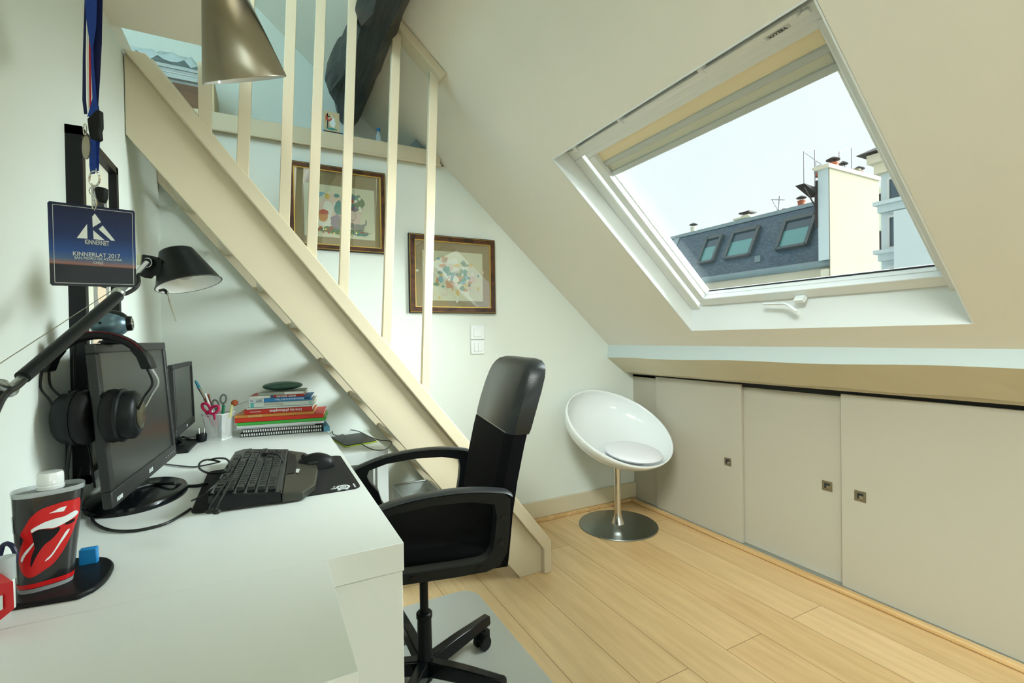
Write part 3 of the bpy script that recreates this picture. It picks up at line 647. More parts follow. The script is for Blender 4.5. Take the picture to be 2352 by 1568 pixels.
# headphones hung over the monitor's near corner
hp = thing('headphones', 'black over ear headphones with red stitching hung on the large monitor', 'headphones', (-.29, 1.24, .95))
HC = V((-.2985, 1.237, 0)); HD = V((1, -.14, 0)).normalized(); HN = V((HD.y, -HD.x, 0))
def hpnt(a, r=.086, dz=0): return HC + HD * (r * math.sin(a)) + V((0, 0, 1.054 + dz + r * .96 * math.cos(a)))
AR = [math.radians(-58 + 116 * i / 18) for i in range(19)]
def band_(b, wdt, th, dr=0, off=0):
    rings = []
    for a in AR:
        c = hpnt(a, .086 + dr) + HN * off; n_ = (HD * math.sin(a) + V((0, 0, 1)) * math.cos(a))
        rings.append([c + HN * (wdt * math.cos(2 * PI * k / 14)) + n_ * (th * math.sin(2 * PI * k / 14)) for k in range(14)])
    b.loft(rings)
M['hpblack'] = mat('soft_black_leatherette', (.005, .005, .006, 1), .6, spec=.3)
part('headband', hp, M['hpblack'], lambda b: band_(b, .017, .0085), smooth=70)
M['stitch'] = mat('dark_red_cloth', hx(96, 16, 24), .8, bump=1, bscale=500)
part('stitching', hp, M['stitch'], lambda b: band_(b, .0014, .0014, .0070, .0120), smooth=70)
for sgn in (-1, 1):
    e2 = hpnt(sgn * math.radians(76)); bl2 = [hpnt(sgn * math.radians(q)) for q in (50, 64, 82)]
    part('yoke_block', hp, M['lampblack'], lambda b: b.loft([[c + HN * q[0] + HD * q[1] for q in ((-.016, -.010), (.016, -.010), (.016, .010), (-.016, .010))] for c in bl2]), bevel=.003)
    cp_ = HC + HD * (sgn * .0405) + V((0, 0, .972)); e3 = bl2[-1]
    for dy in (-.012, .012):
        part('yoke_wire', hp, M['alu'] if dy < 0 and sgn > 0 else M['black'], lambda b: b.tube([e3 + HN * dy, e3 + HN * dy * 1.4 + HD * sgn * (.010 if sgn > 0 else .0) + V((0, 0, -.030)), cp_ + HD * sgn * (.040 if sgn > 0 else .028) + HN * dy * 1.7 + V((0, 0, .035)), cp_ + HD * sgn * .022 + HN * dy * 1.3 - V((0, 0, .004))], .0021))
    ax = Matrix.Translation(cp_) @ (HD * sgn).to_track_quat('Z', 'X').to_matrix().to_4x4() 
    up_ = ax.to_3x3(); sx1, sy1 = (1.10, .9) if abs(up_.col[0].z) > .7 else (.9, 1.10)
    ax = ax @ Matrix.Diagonal((sx1, sy1, 1, 1))
    part('ear_cushion', hp, M['hpblack'], lambda b: b.lathe([(.018, -.030), (.038, -.032), (.048, -.026), (.050, -.016), (.047, -.006), (.030, -.004)], mtx=ax, n=36), smooth=60)
    part('ear_cup', hp, M['lampblack'], lambda b: b.lathe([(.030, -.008), (.049, -.006), (.050, .000), (.045, .002), (.045, .018), (.039, .025), (.030, .028), (.002, .029)], mtx=ax, n=36), smooth=50)
    part('cup_cap', hp, mat('smoked_metal', hx(110, 106, 92), .3, metal=1), lambda b: b.lathe([(.026, .0275), (.027, .0290), (.022, .0308), (.002, .0315)], mtx=ax, n=32), smooth=50)
HX, HY = -.290, 1.25
part('cable', hp, M['cable'], lambda b: b.tube([(-.345, 1.238, .922), (-.350, 1.238, .88), (-.358, 1.255, .82), (-.355, 1.24, .775), (-.352, 1.24, .7435)], .003))

# cables around the large monitor
def cable(label, pts, r=.0028): 
    return tag(part('cable', None, M['cable'], lambda b: b.tube(pts, r)), label, 'cable')
dp = lambda x, y, z=.7435: pl(x, y, 2, z)
cable('black cable sweeping across the desk from the monitor to the mouse mat', [(-.345, 1.30, .86), (-.352, 1.27, .79), dp(205, 1170), dp(214, 1196), dp(232, 1210), dp(260, 1218), dp(300, 1219), dp(340, 1213), dp(385, 1200), dp(420, 1180), dp(438, 1168)], .003)
cable('thick braided cable lying over the monitor base to the keyboard', [(-.30, 1.44, .762), dp(330, 1116, .765), dp(360, 1111, .764), dp(400, 1110, .7665), dp(425, 1116, .745), dp(455, 1115, .7445), dp(478, 1108, .748)], .0042)
cable('thin cable behind the monitor leading to the keyboard', [dp(368, 1064), dp(400, 1068), dp(440, 1072), dp(460, 1070), dp(490, 1064, .746), dp(505, 1060, .755)], .0022)
cable('black cable hanging behind the large monitor to the desk', [(-.372, 1.34, 1.02), (-.376, 1.33, .9), (-.374, 1.32, .80), (-.372, 1.32, .7435)], .003)

# black adapter plug and white power strip between the monitors
t = thing('power_plug', 'black two pin power plug lying pins up beside the pencil cup', 'plug', (-.235, 2.08, ZD))
pc = pl(463, 1003, 2, ZD + .02)
part('body', t, M['black'], lambda b: b.lathe([(.014, -.017), (.017, -.010), (.018, .008), (.016, .014)], mtx=Matrix.Translation(pc), n=20), bevel=.001)
for dx in (-.0085, .0085): part('pin', t, M['chrome'], lambda b: b.cyl(pc + V((dx, dx * -.3, .013)), pc + V((dx, dx * -.3, .033)), .0024, n=10))
part('cord', t, M['cable'], lambda b: b.tube([pc + V((-.012, 0, -.008)), pc + V((-.035, 0, -.006)), dp(420, 1003, .758), dp(412, 1010, .757), dp(420, 1018, .757), dp(412, 1022, .757)], .0035))
tag(part('power_strip', None, M['white'], lambda b: b.box((-.375, 2.255, ZD), (-.235, 2.32, ZD + .032)), bevel=.006), 'white power strip on the desk behind the smaller monitor', 'power strip')

# ------------------------------------------------------------ pencil cup and its contents
px, py = -.163, 2.165
pr = Matrix.Translation((px, py, ZD)) @ Matrix.Rotation(-.45, 4, 'Z')
t = thing('pencil_cup', 'white wire mesh pencil cup beside the stack of books', 'pencil cup', (px, py, ZD))
def cupbox(b, s0, s1, z0, z1):
    R = lambda s, z: [pr @ V((x * s, y * s, z)) for x, y in ((-1, -.82), (-.82, -1), (.82, -1), (1, -.82), (1, .82), (.82, 1), (-.82, 1), (-1, .82))]
    b.loft([R(s0, z0), R(s1, z1)], caps=False); return R
part('mesh_wall', t, M['whitemesh'], lambda b: cupbox(b, .033, .043, .006, .100))
part('rim', t, M['whitegloss'], lambda b: b.tube([pr @ V((x * .043, y * .043, .101)) for x, y in ((-1, -.82), (-.82, -1), (.82, -1), (1, -.82), (1, .82), (.82, 1), (-.82, 1), (-1, .82), (-1, -.82))], .0028, smooth=False))
part('base', t, M['whitegloss'], lambda b: b.loft([[pr @ V((x * .034, y * .034, z)) for x, y in ((-1, -.82), (-.82, -1), (.82, -1), (1, -.82), (1, .82), (.82, 1), (-.82, 1), (-1, .82))] for z in (0, .008)]))
ground = pr @ V((0, 0, .012))
D0 = 1.86
def stick(name, label, cat, q0, q1, parts, d=D0):   # parts: (name, t0, t1, r0, r1, material)
    a = V(q0); c = W(q1[0], q1[1], q1[2] if len(q1) > 2 else d); t = thing(name, label, cat, a)
    for n, t0, t1, r0, r1, m_ in parts: part(n, t, m_, lambda b: b.cyl(a.lerp(c, t0), a.lerp(c, t1), r0, r1, n=14))
    return t
g = lambda x, y: tuple(pr @ V((x, y, .010)))
stick('paintbrush', 'long paintbrush with a blue tipped handle leaning left', 'paintbrush', g(.02, .0), (449, 874), [('tip', .86, 1.0, .0065, .004, mat('turquoise_paint', hx(70, 160, 190), .4)), ('ferrule', .68, .86, .004, .0058, M['chrome']), ('handle', .02, .68, .003, .0055, mat('brown_varnish', hx(120, 62, 34), .35))])
stick('pen', 'white and black ballpoint pen leaning in the pencil cup', 'pen', g(.014, -.012), (471, 903, 1.80), [('barrel', .45, 1.0, .0042, .0038, M['whitegloss']), ('grip', .0, .45, .003, .0042, M['black'])])
stick('green_marker', 'green and blue felt pen standing in the pencil cup', 'pen', g(.004, -.012), (515, 930, 1.83), [('cap', .72, 1.0, .005, .0035, mat('green_cap', hx(30, 130, 90), .4)), ('barrel', 0, .72, .005, .005, mat('teal_barrel', hx(60, 130, 170), .4))])
stick('highlighter', 'pale yellow highlighter standing at the right of the pencil cup', 'pen', g(.018, .012), (533, 930, 1.84), [('cap', .6, 1.0, .0062, .0045, mat('pale_yellow', hx(214, 214, 150), .4)), ('barrel', 0, .6, .006, .006, M['white'])])
stick('wooden_pencil', 'brown pencil leaning in the pencil cup behind the scissors', 'pencil', g(-.01, .01), (478, 905), [('barrel', 0, .96, .0038, .0038, mat('brown_pencil', hx(134, 70, 40), .4)), ('eraser', .96, 1.0, .0038, .0036, M['ink_red'])])
t = stick('lollipop', 'orange ball lollipop on a stick in the pencil cup', 'lollipop', g(.02, .022), (539, 926, 1.88), [('stick', 0, 1.0, .0018, .0018, M['whitegloss'])])
part('sweet', t, mat('orange_sweet', hx(190, 96, 50), .25), lambda b: b.ball(W(539, 925, 1.88), .0125))
def scissors(name, label, m_, A, cen1, cen2, rx, rz, d, th=.0035):
    t = thing(name, label, 'scissors', A); A = V(A)
    for c in (cen1, cen2):
        cc = W(c[0], c[1], d); a = math.radians(c[2])
        pts = []
        for i in range(17):
            q = 2 * PI * i / 16; lx, lz = rx * math.cos(q), rz * math.sin(q)
            pts.append(cc + CR * (lx * math.cos(a) - lz * math.sin(a)) + CU * (lx * math.sin(a) + lz * math.cos(a)))
        part('finger_loop', t, m_, lambda b: (b.tube(pts, th, n=8, smooth=False), b.tube([cc - CU * rz * .9, cc.lerp(A, .45), cc.lerp(A, .6)], th, n=8)))
        part('blade', t, M['chrome'], lambda b: b.cyl(cc.lerp(A, .55), A, .004, .0015, n=8))
scissors('scissors', 'scissors with grey handles sticking out of the pencil cup', mat('grey_handle', hx(118, 128, 122), .4), g(0, .01), (495, 928, 20), (513, 916, -8), .0115, .017, 1.85)
scissors('scissors', 'scissors with bright pink handles in the pencil cup', mat('pink_handle', hx(205, 40, 90), .4), g(.0, -.014), (474, 936, 45), (492, 941, -55), .012, .02, 1.80, .005)
t = thing('white_charger_cable', 'thin white cable curving between pencil cup and books', 'cable', W(560, 925, 1.98))
part('cord', t, M['whitegloss'], lambda b: b.tube([W(546, 930, 2.0), W(556, 925, 2.0), W(572, 920, 2.02)], .0018))

# ------------------------------------------------------------ stack of books
ang = math.radians(-9); BU = V((math.cos(ang), math.sin(ang), 0)); BV = V((-math.sin(ang), math.cos(ang), 0)); B0 = V((-.094, 2.150, ZD))
def bm_(name): return M[name]
def bk(col, rough=.5): return mat('cover_%d_%d_%d' % col, hx(*col), rough)
books = [ # u0, width, z0, thickness, depth, cover, label, kind, v-offset
 ('spiral_notebook', 0, .305, 0, .0150, .20, (14, 22, 24), 'black spiral notebook at the bottom of the stack', 'spiral', 0),
 ('spiral_notebook', .007, .298, .0155, .0140, .20, (60, 44, 44), 'second spiral notebook from the bottom of the stack', 'spiral', .0),
 ('exercise_book', -.02, .295, .0300, .0050, .20, (196, 200, 202), 'thin grey exercise book above the spiral notebooks', 'pages', .004),
 ('exercise_book', -.010, .320, .0352, .0105, .21, (206, 212, 212), 'white notebook under the green folder', 'pages', 0),
 ('folder', -.009, .325, .0460, .0125, .21, (62, 170, 62), 'bright green folder in the middle of the stack', 'solid', 0),
 ('folder', -.016, .325, .0588, .0170, .22, (206, 48, 24), 'orange red folder lying on the green one', 'solid', 0),
 ('book', -.016, .288, .0760, .0120, .20, (206, 134, 60), 'orange geography book with a pale lettered spine', 'GEOGRAPHIE', .0),
 ('book', .018, .248, .0882, .0195, .17, (184, 40, 26), 'red paperback with large white spine lettering in the middle of the stack', 'Lire les philosophes', 0),
 ('book', .025, .243, .1080, .0070, .16, (206, 208, 200), 'thin white book lying directly on the red paperback', 'x', 0),
 ('book', .034, .240, .1152, .0185, .16, (196, 204, 196), 'pale grey book with tan lettering and teal spine block', 'Philosophie', 0),
 ('book', .034, .230, .1340, .0165, .15, (42, 120, 176), 'blue and white science book marked SVT', 'Sciences de la vie et de la Terre', 0),
 ('book', .036, .200, .1508, .0100, .14, (170, 34, 30), 'thin red and white paperback lying on the blue science book', 'SECRET BREAKERS', 0),
 ('book', .070, .170, .1610, .0120, .13, (150, 158, 146), 'grey green book at the top under the stone', 'x', 0)]
pgm = mat('page_edges', hx(222, 218, 202), .8)
for name, u0, w, z0, th, dep, col, label, kind, vo in books:
    org = B0 + BU * u0 + BV * vo + V((0, 0, z0))
    t = thing(name, label, 'notebook' if 'note' in name else ('folder' if name == 'folder' else 'book'), org)
    mt_ = Matrix((BU, BV, V((0, 0, 1)))).transposed().to_4x4(); mt_.translation = org; cm = bk(col)
    if kind == 'spiral':
        part('cover', t, cm, lambda b: (b.box((0, .001, 0), (w, dep, .0015), mtx=mt_), b.box((0, .001, th - .0015), (w, dep, th - .0003), mtx=mt_)))
        part('pages', t, cm, lambda b: b.box((.003, .008, .0016), (w - .003, dep - .002, th - .0016), mtx=mt_))
        def coil(b):
            n = 34
            for i in range(n):
                x = .008 + (w - .016) * i / (n - 1)
                b.lathe([(.0052, -.0026), (.0058, 0), (.0052, .0026), (.0042, .0)], mtx=mt_ @ Matrix.Translation((x, .0055, th / 2)) @ Matrix.Rotation(PI / 2, 4, 'Y'), n=10, caps=False)
        part('wire_coil', t, M['whitegloss'], coil)
        continue
    if kind == 'pages':
        part('cover', t, cm, lambda b: b.box((0, 0, 0), (w, dep, th - .0002), mtx=mt_), bevel=.0006); continue
    sm = bk((196, 204, 206)) if kind.startswith('Sci') else cm
    part('cover', t, cm, lambda b: (b.box((0, 0, 0), (w, .0014, th - .0002), mtx=mt_), b.box((0, 0, 0), (w, dep, .0012), mtx=mt_), b.box((0, 0, th - .0014), (w, dep, th - .0002), mtx=mt_)))
    part('pages', t, pgm, lambda b: b.box((.003, .0015, .0013), (w - .003, dep - .003, th - .0015), mtx=mt_))
    xd, yd = -BU, V((0, 0, -1))
    spin = lambda u, z: mt_ @ V((u, -.0004, z))
    if kind == 'GEOGRAPHIE': text_part('spine_title', kind, t, bk((226, 196, 130)), spin(w * .25, th / 2), xd, yd, .012, fit=.05)
    if kind.startswith('Lire'): text_part('spine_title', kind, t, M['white_print'], spin(w * .60, th / 2), xd, yd, .015, fit=.118); text_part('author_name', 'ouvrage philosophique', t, M['white_print'], spin(w * .16, th * .5), xd, yd, .005, fit=.04)
    if kind == 'Philosophie':
        text_part('spine_title', kind, t, bk((170, 160, 140)), spin(w * .37, th / 2), xd, yd, .016, fit=.07); part('spine_block', t, bk((80, 176, 170)), lambda b: b.box((.006, -.0006, .001), (.018, .0004, th - .001), mtx=mt_))
        part('spine_block', t, bk((120, 190, 180)), lambda b: b.box((w - .020, -.0006, .004), (w - .011, .0004, th - .005), mtx=mt_))
    if kind.startswith('Sci'):
        part('spine_block', t, sm, lambda b: b.box((0, -.0006, 0), (.054, .0004, th - .0003), mtx=mt_)); text_part('subject_mark', 'SVT', t, M['darkprint'], spin(.037, th / 2) + BV * -.0006, xd, yd, .014, fit=.021)
        text_part('series_mark', '1S', t, M['darkprint'], spin(.011, th / 2) + BV * -.0006, xd, yd, .010)
        text_part('spine_title', kind, t, M['white_print'], spin(.148, th / 2), xd, yd, .010, fit=.105)
        part('publisher_tag', t, M['darkgrey'], lambda b: b.box((w - .026, -.0006, th * .3), (w - .006, .0004, th * .7), mtx=mt_))
    if kind.startswith('SEC'):
        part('spine_block', t, bk((210, 208, 196)), lambda b: b.box((0, -.0006, 0), (.076, .0004, th - .0003), mtx=mt_)); part('spine_block', t, bk((56, 84, 110)), lambda b: b.box((.076, -.0006, 0), (.088, .0004, th - .0003), mtx=mt_))
        text_part('spine_title', kind, t, M['white_print'], spin(.134, th / 2), xd, yd, .009, fit=.072)
    if kind == 'x': part('spine_block', t, bk((214, 216, 210)), lambda b: b.box((w * .55, -.0006, .001), (w * .97, .0004, th - .0015), mtx=mt_))
t = tag(part('blue_folder', None, bk((96, 170, 206)), lambda b: b.box((.210, 2.098, ZD + .0005), (.234, 2.30, ZD + .020))), 'light blue plastic folder poking out right of the stack', 'folder')
sc = B0 + BU * .150 + BV * .06 + V((0, 0, .1735))
tag(part('green_stone', None, mat('banded_green_stone', hx(58, 92, 80), .35, noise=.25, nscale=30), lambda b: b.ball(sc + V((0, 0, .0188)), (.076, .045, .0185), u=40), smooth=60), 'smooth oval dark green stone on top of the book stack', 'stone')

# ------------------------------------------------------------ mouse mat, keyboard, mouse
def rrect(x0, x1, y0, y1, r, z, n=6):
    out = []
    for cx, cy, a0 in ((x1 - r, y1 - r, 0), (x0 + r, y1 - r, 90), (x0 + r, y0 + r, 180), (x1 - r, y0 + r, 270)):
        for i in range(n + 1):
            a = math.radians(a0 + 90 * i / n); out.append(V((cx + r * math.cos(a), cy + r * math.sin(a), z)))
    return out
mp_ = thing('mouse_mat', 'black cloth mouse mat with a white emblem at its corner', 'mouse mat', (.03, 1.44, ZD))
part('mat_sheet', mp_, M['pad'], lambda b: b.prism(rrect(-.152, .212, 1.248, 1.632, .022, ZD), (0, 0, .003)))
lm = pl(788, 1118, 2, ZD + .0032)
def emblem(b):
    def disc(cx, cy, rx, ry, n=28): return [(cx + rx * math.cos(2 * PI * i / n), cy + ry * math.sin(2 * PI * i / n), ZD + .0032) for i in range(n)]
    cx, cy = lm.x, lm.y
    def ringp(r0, r1, a0=0, a1=360, n=30):
        A = []; Bp = []
        for i in range(n + 1):
            a = math.radians(a0 + (a1 - a0) * i / n); A.append(V((cx + r0 * math.cos(a) * .9, cy + r0 * math.sin(a), ZD + .0032))); Bp.append(V((cx + r1 * math.cos(a) * .9, cy + r1 * math.sin(a), ZD + .0032)))
        for i in range(n): b.poly([A[i], A[i + 1], Bp[i + 1], Bp[i]])
    ringp(.0125, .019); ringp(.0, .003, n=14); ringp(.005, .009)
    b.poly([(cx - .030, cy - .004, ZD + .0032), (cx - .014, cy - .006, ZD + .0032), (cx - .014, cy + .000, ZD + .0032), (cx - .030, cy - .000, ZD + .0032)])
    b.poly(disc(cx - .012, cy - .020, .0045, .004, 12)); b.poly(disc(cx + .006, cy - .021, .004, .005, 12)); b.poly(disc(cx - .020, cy + .012, .003, .004, 12))
part('emblem', mp_, M['white_print'], emblem)
text_part('maker_name', 'steelseries', mp_, M['white_print'], (lm.x + .028, lm.y, ZD + .0032), (0, -1, 0), (1, 0, 0), .007, fit=.034)
# keyboard: long axis along Y, keys facing the wall side of the mat, wrist rest towards the chair
kb = thing('keyboard', 'black gaming keyboard with a wide grey wrist rest', 'keyboard', (-.03, 1.49, ZD))
ka = math.radians(-13); kR = Matrix.Translation((-.118, 1.228, ZD + .003)) @ Matrix.Rotation(ka, 4, 'Z')
# local: x across (0 far row .. .23 wrist edge), y along length 0.. .50
kR = Matrix.Translation((-.120, 1.232, ZD + .003)) @ Matrix.Rotation(math.radians(-4), 4, 'Z')
KL = .475
def kz(x): return .040 - x * .10
def kbody(b):
    R = []
    for y, ins in ((0, .012), (.015, 0), (KL - .03, 0), (KL, .02)):
        R.append([kR @ V((x, y, z)) for x, z in ((.0 + ins, .002), (.002 + ins, kz(0)), (.150, kz(.150)), (.150, .001))])
    b.loft(R)
part('case', kb, M['blackgloss'], kbody, bevel=.003)
def wrist(b):
    P = [(.150, .012), (.150, KL - .012), (.200, KL - .05), (.222, KL - .12), (.232, KL * .45), (.222, .06), (.195, .0), (.150, -.004)]
    top = [kR @ V((x, y, kz(.15) - .001 - (x - .15) * .10)) for x, y in P]; bot = [kR @ V((x, y, 0)) for x, y in P]
    b.loft([bot, top])
part('wrist_rest', kb, M['olive'], wrist, bevel=.003)
def inset(b):
    P = [(.154, .16), (.154, KL - .06), (.172, KL - .085), (.178, .24), (.172, .17)]
    b.prism([kR @ V((x, y, kz(.15) - (x - .15) * .10 + .0002)) for x, y in P], (0, 0, .0008))
part('logo_inset', kb, M['black'], inset)
part('side_rail', kb, M['keyedge'], lambda b: b.prism([kR @ V((x, y, kz(x) + .0003)) for x, y in ((.144, .01), (.144, KL - .02), (.148, KL - .02), (.148, .01))], (0, 0, .001)))
kp = .0198; rows = [(.022, [1] + [0] * 1)]
def key(x, y, w):
    P = []
    for s, z in ((.0086, 0), (.0070, .0085)):
        P.append([kR @ V((x + a * s, y + bb * (w / 2 - .0010 - (.0018 if z else 0)), kz(x) + z)) for a, bb in ((-1, -1), (1, -1), (1, 1), (-1, 1))])
    part('key', kb, M['key'], lambda b: b.loft(P), bevel=.0008)
nk = 0
for r_i in range(6):
    x = .020 + .0215 * r_i + (.004 if r_i else 0) - (.004 if r_i else 0)
    y = .022
    if r_i == 0: ws = [1, .5, 1, 1, 1, 1, .4, 1, 1, 1, 1, .4, 1, 1, 1, 1, .4, 1, 1, 1]; gaps = {1, 6, 11, 16}
    elif r_i == 1: ws = [1] * 13 + [2, .3, 1, 1, 1, .3, 1, 1, 1]; gaps = {14, 18}
    elif r_i == 2: ws = [1.5] + [1] * 12 + [1.5, .3, 1, 1, 1, .3, 1, 1]; gaps = {14, 18}
    elif r_i == 3: ws = [1.75] + [1] * 11 + [2.25, 3.6, 1, 1, 1]; gaps = {13}
    elif r_i == 4: ws = [1.25] + [1] * 11 + [2.75, 1.3, 1, 1.3, 1, 1]; gaps = {13, 15}
    else: ws = [1.25, 1.25, 1.25, 6.25, 1.25, 1.25, 1.25, 1.25, .3, 1, 1, 1, .3, 2]; gaps = {8, 12}
    for i, w in enumerate(ws):
        if i not in gaps and nk < 99: key(x, y + w * kp / 2, w * kp); nk += 1
        y += w * kp
part('palm_strip_light', kb, M['vgrey'], lambda b: b.prism([kR @ V((x, y, kz(.15) - (x - .15) * .10 + .0008)) for x, y in ((.176, .17), (.176, .21), (.186, .208), (.183, .168))], (0, 0, .0006)))
tag(part('cable', None, M['cable'], lambda b: b.tube([dp(505, 1060, .765), dp(478, 1055, .775), dp(460, 1062, .775), dp(458, 1075, .772), dp(475, 1085, .785), dp(500, 1086, .79), dp(522, 1082, .796), dp(528, 1066, .795), dp(520, 1054, .79), dp(500, 1052, .78), dp(480, 1056, .772)], .0028)), 'black cable loop resting on the far end of the keyboard', 'cable')
tag(part('spare_cable', None, M['cable'], lambda b: (b.tube([dp(478, 1168, .795), dp(490, 1150, .8), dp(510, 1120, .8), dp(530, 1095, .8), dp(540, 1083, .8)], .0018), b.tube([dp(496, 1172, .795), dp(505, 1150, .8), dp(520, 1125, .8), dp(533, 1098, .8), dp(541, 1084, .8)], .0018), b.tube([dp(440, 1150, .760), dp(468, 1135, .785), dp(500, 1108, .80), dp(530, 1086, .80)], .002), b.ball(dp(482, 1174, .79), (.008, .006, .005)), b.ball(dp(497, 1175, .79), (.008, .006, .005)))), 'twisted audio cable with jack plugs lying across the keys', 'cable')
# mouse
ms = thing('computer_mouse', 'black computer mouse on the mouse mat', 'mouse', (.125, 1.50, ZD))
mc = V((.128, 1.510, ZD + .004))
def mouse(b):
    rings = []
    for i in range(15):
        t_ = i / 14; x = -.052 + .104 * t_; w = .032 * math.sin(PI * (.12 + .80 * t_)) ** .45; h = .043 * math.sin(PI * (.14 + .72 * t_)) ** .8
        if i in (0, 14): w *= .6; h *= .45
        rings.append([mc + Matrix.Rotation(-.12, 3, 'Z') @ V((x, w * math.cos(2 * PI * k / 24), max(0, h * (math.sin(2 * PI * k / 24))) if k <= 12 else 0)) for k in range(24)])
    b.loft(rings)
part('shell', ms, M['black'], mouse, smooth=60)
part('scroll_wheel', ms, M['rubber'], lambda b: b.cyl(mc + V((-.034, -.003, .036)), mc + V((-.034, .003, .036)), .006, n=16))
part('side_button', ms, M['darkgrey'], lambda b: b.box(mc + V((-.024, -.0315, .018)), mc + V((.004, -.028, .023))), bevel=.001)
part('cable', ms, M['cable'], lambda b: b.tube([mc + V((-.055, .006, .008)), mc + V((-.075, .012, .004)), mc + V((-.10, .02, .045)), mc + V((-.14, .05, .047))], .002))

# ------------------------------------------------------------ near left: black stand base, drinks container, marker, box
tb = thing('stand_base', 'black oval stand plate with one cut edge under the drinks container', 'stand', (-.30, 1.0, ZD))
def sbase(b):
    P = [dp(22, 1404, ZD), dp(95, 1392, ZD), dp(180, 1378, ZD), dp(215, 1362, ZD), dp(245, 1338, ZD), dp(261, 1312, ZD), dp(259, 1298, ZD), dp(240, 1289, ZD), dp(200, 1290, ZD), dp(150, 1293, ZD), dp(100, 1300, ZD), dp(55, 1310, ZD), dp(30, 1325, ZD)]
    R_ = []
    for i in range(3, 10):
        a, c, d, e = P[i - 1], P[i], P[i + 1], P[min(i + 2, len(P) - 1)]
        for k in range(4): t = k / 4; R_.append(.5 * ((2 * c) + (d - a) * t + (2 * a - 5 * c + 4 * d - e) * t * t + (3 * c - a - 3 * d + e) * t ** 3))
    P = P[:3] + R_ + P[10:]
    P = [V((max(p.x, XL + .006), p.y, ZD)) for p in P]; b.prism(P, (0, 0, .009))
part('plate', tb, M['black'], sbase, bevel=.003, smooth=50)
cu = thing('drinks_container', 'black plastic drinks container with red tongue emblem and white cap', 'container', (-.305, .985, ZD + .009))
CC = V((-.306, .981, ZD + .0095)); CH = .150; crot = Matrix.Rotation(math.radians(20), 3, 'Z')
def cpt(th, z, grow=0):
    k = z / CH; rx = .031 + .010 * k + grow; ry = .023 + .006 * k + grow
    c, s_ = math.cos(th), math.sin(th); e = .75
    return CC + V((.006 * k, 0, 0)) + crot @ V((rx * math.copysign(abs(c) ** e, c), ry * math.copysign(abs(s_) ** e, s_), 0)) + V((0, 0, z))
TH_ = [2 * PI * i / 64 for i in range(64)]
part('body', cu, mat('black_sleeve', hx(26, 26, 28), .25, coat=.5), lambda b: b.loft([[cpt(a, z) for a in TH_] for z in (.006, .02, .05, .08, .11, .135, .1435)]), smooth=60)
M['softclear'] = mat('frosted_plastic', hx(205, 212, 214), .25, alpha=.42)
part('clear_base', cu, M['softclear'], lambda b: b.loft([[cpt(a, z) for a in TH_] for z in (0, .006)]))
part('clear_rim', cu, M['softclear'], lambda b: (b.loft([[cpt(a, z, .0008) for a in TH_] for z in (.143, .147, CH)], caps=False), b.loft([[cpt(a, z, -.0012) for a in TH_] for z in (.1436, CH)], caps=False)))
part('red_band', cu, M['red'], lambda b: b.loft([[cpt(a, z, .0004) for a in TH_] for z in (.007, .014)], caps=False))
cc_ = CC + V((.008, 0, 0))
part('neck', cu, M['softclear'], lambda b: b.cyl(cc_ + V((0, 0, .136)), cc_ + V((0, 0, .152)), .0145, n=28))
part('cap', cu, M['whitegloss'], lambda b: b.lathe([(.0162, .148), (.0162, .153), (.0150, .154), (.0158, .155), (.0156, .170), (.0140, .173), (.002, .1735)], mtx=Matrix.Translation(cc_), n=32))
# emblem wrapped on the sleeve: image plane coordinates u (0..1 left to right), v (0..1 top to bottom)
thL, thR = math.radians(197), math.radians(345)
def chaikin(P, n=2):
    for _ in range(n):
        Q = []
        for i in range(len(P)):
            a, c = P[i], P[(i + 1) % len(P)]; Q += [tuple(a[k] * .75 + c[k] * .25 for k in range(len(a))), tuple(a[k] * .25 + c[k] * .75 for k in range(len(a)))]
        P = Q
    return P
def decal(b, pts, m_, lift):
    if len(pts) > 4: pts = chaikin(pts)
    bm2 = bmesh.new(); vs = [bm2.verts.new((u, v, 0)) for u, v in pts]; bm2.faces.new(vs)
    bmesh.ops.triangulate(bm2, faces=bm2.faces)
    for _ in range(3):
        bmesh.ops.subdivide_edges(bm2, edges=[e for e in bm2.edges if e.calc_length() > .06], cuts=1); bmesh.ops.triangulate(bm2, faces=bm2.faces)
    bmesh.ops.triangulate(bm2, faces=bm2.faces)
    mp = {}
    for v in bm2.verts:
        a = math.acos(max(-1, min(1, 1 - 2 * v.co.x))); th = math.radians(181 + 0) + (a / PI) * math.radians(172) - math.radians(14)
        mp[v] = b.bm.verts.new(cpt(th, .132 - v.co.y * .122, lift))
    i = b.mi(m_)
    for f in bm2.faces: b.bm.faces.new([mp[v] for v in f.verts]).material_index = i
    bm2.free()
q = lambda L: [((x - 225) / (1010 - 225), (y - 10) / (1060 - 10)) for x, y in L]
part('emblem_red', cu, M['red'], lambda b: decal(b, q([(385, 380), (500, 250), (560, 160), (680, 70), (830, 30), (950, 40), (1000, 20), (1005, 180), (1000, 290), (960, 480), (880, 680), (760, 850), (640, 930), (520, 945), (410, 880), (350, 760), (360, 620), (420, 500), (470, 430)]), None, .0006), smooth=60)
part('emblem_white', cu, M['white_print'], lambda b: (decal(b, q([(560, 320), (640, 285), (760, 230), (860, 235), (960, 185), (995, 220), (985, 260), (900, 310), (760, 360), (725, 335), (640, 330), (575, 365)]), None, .0011), decal(b, q([(735, 150), (800, 105), (870, 100), (845, 162)]), None, .0011),
    decal(b, q([(650, 435), (655, 450), (540, 590), (470, 650), (425, 728), (400, 715), (398, 680), (480, 585), (560, 530)]), None, .0011), decal(b, q([(890, 420), (928, 410), (905, 470), (820, 600), (740, 755), (710, 775), (760, 680), (830, 530)]), None, .0011)), smooth=60)
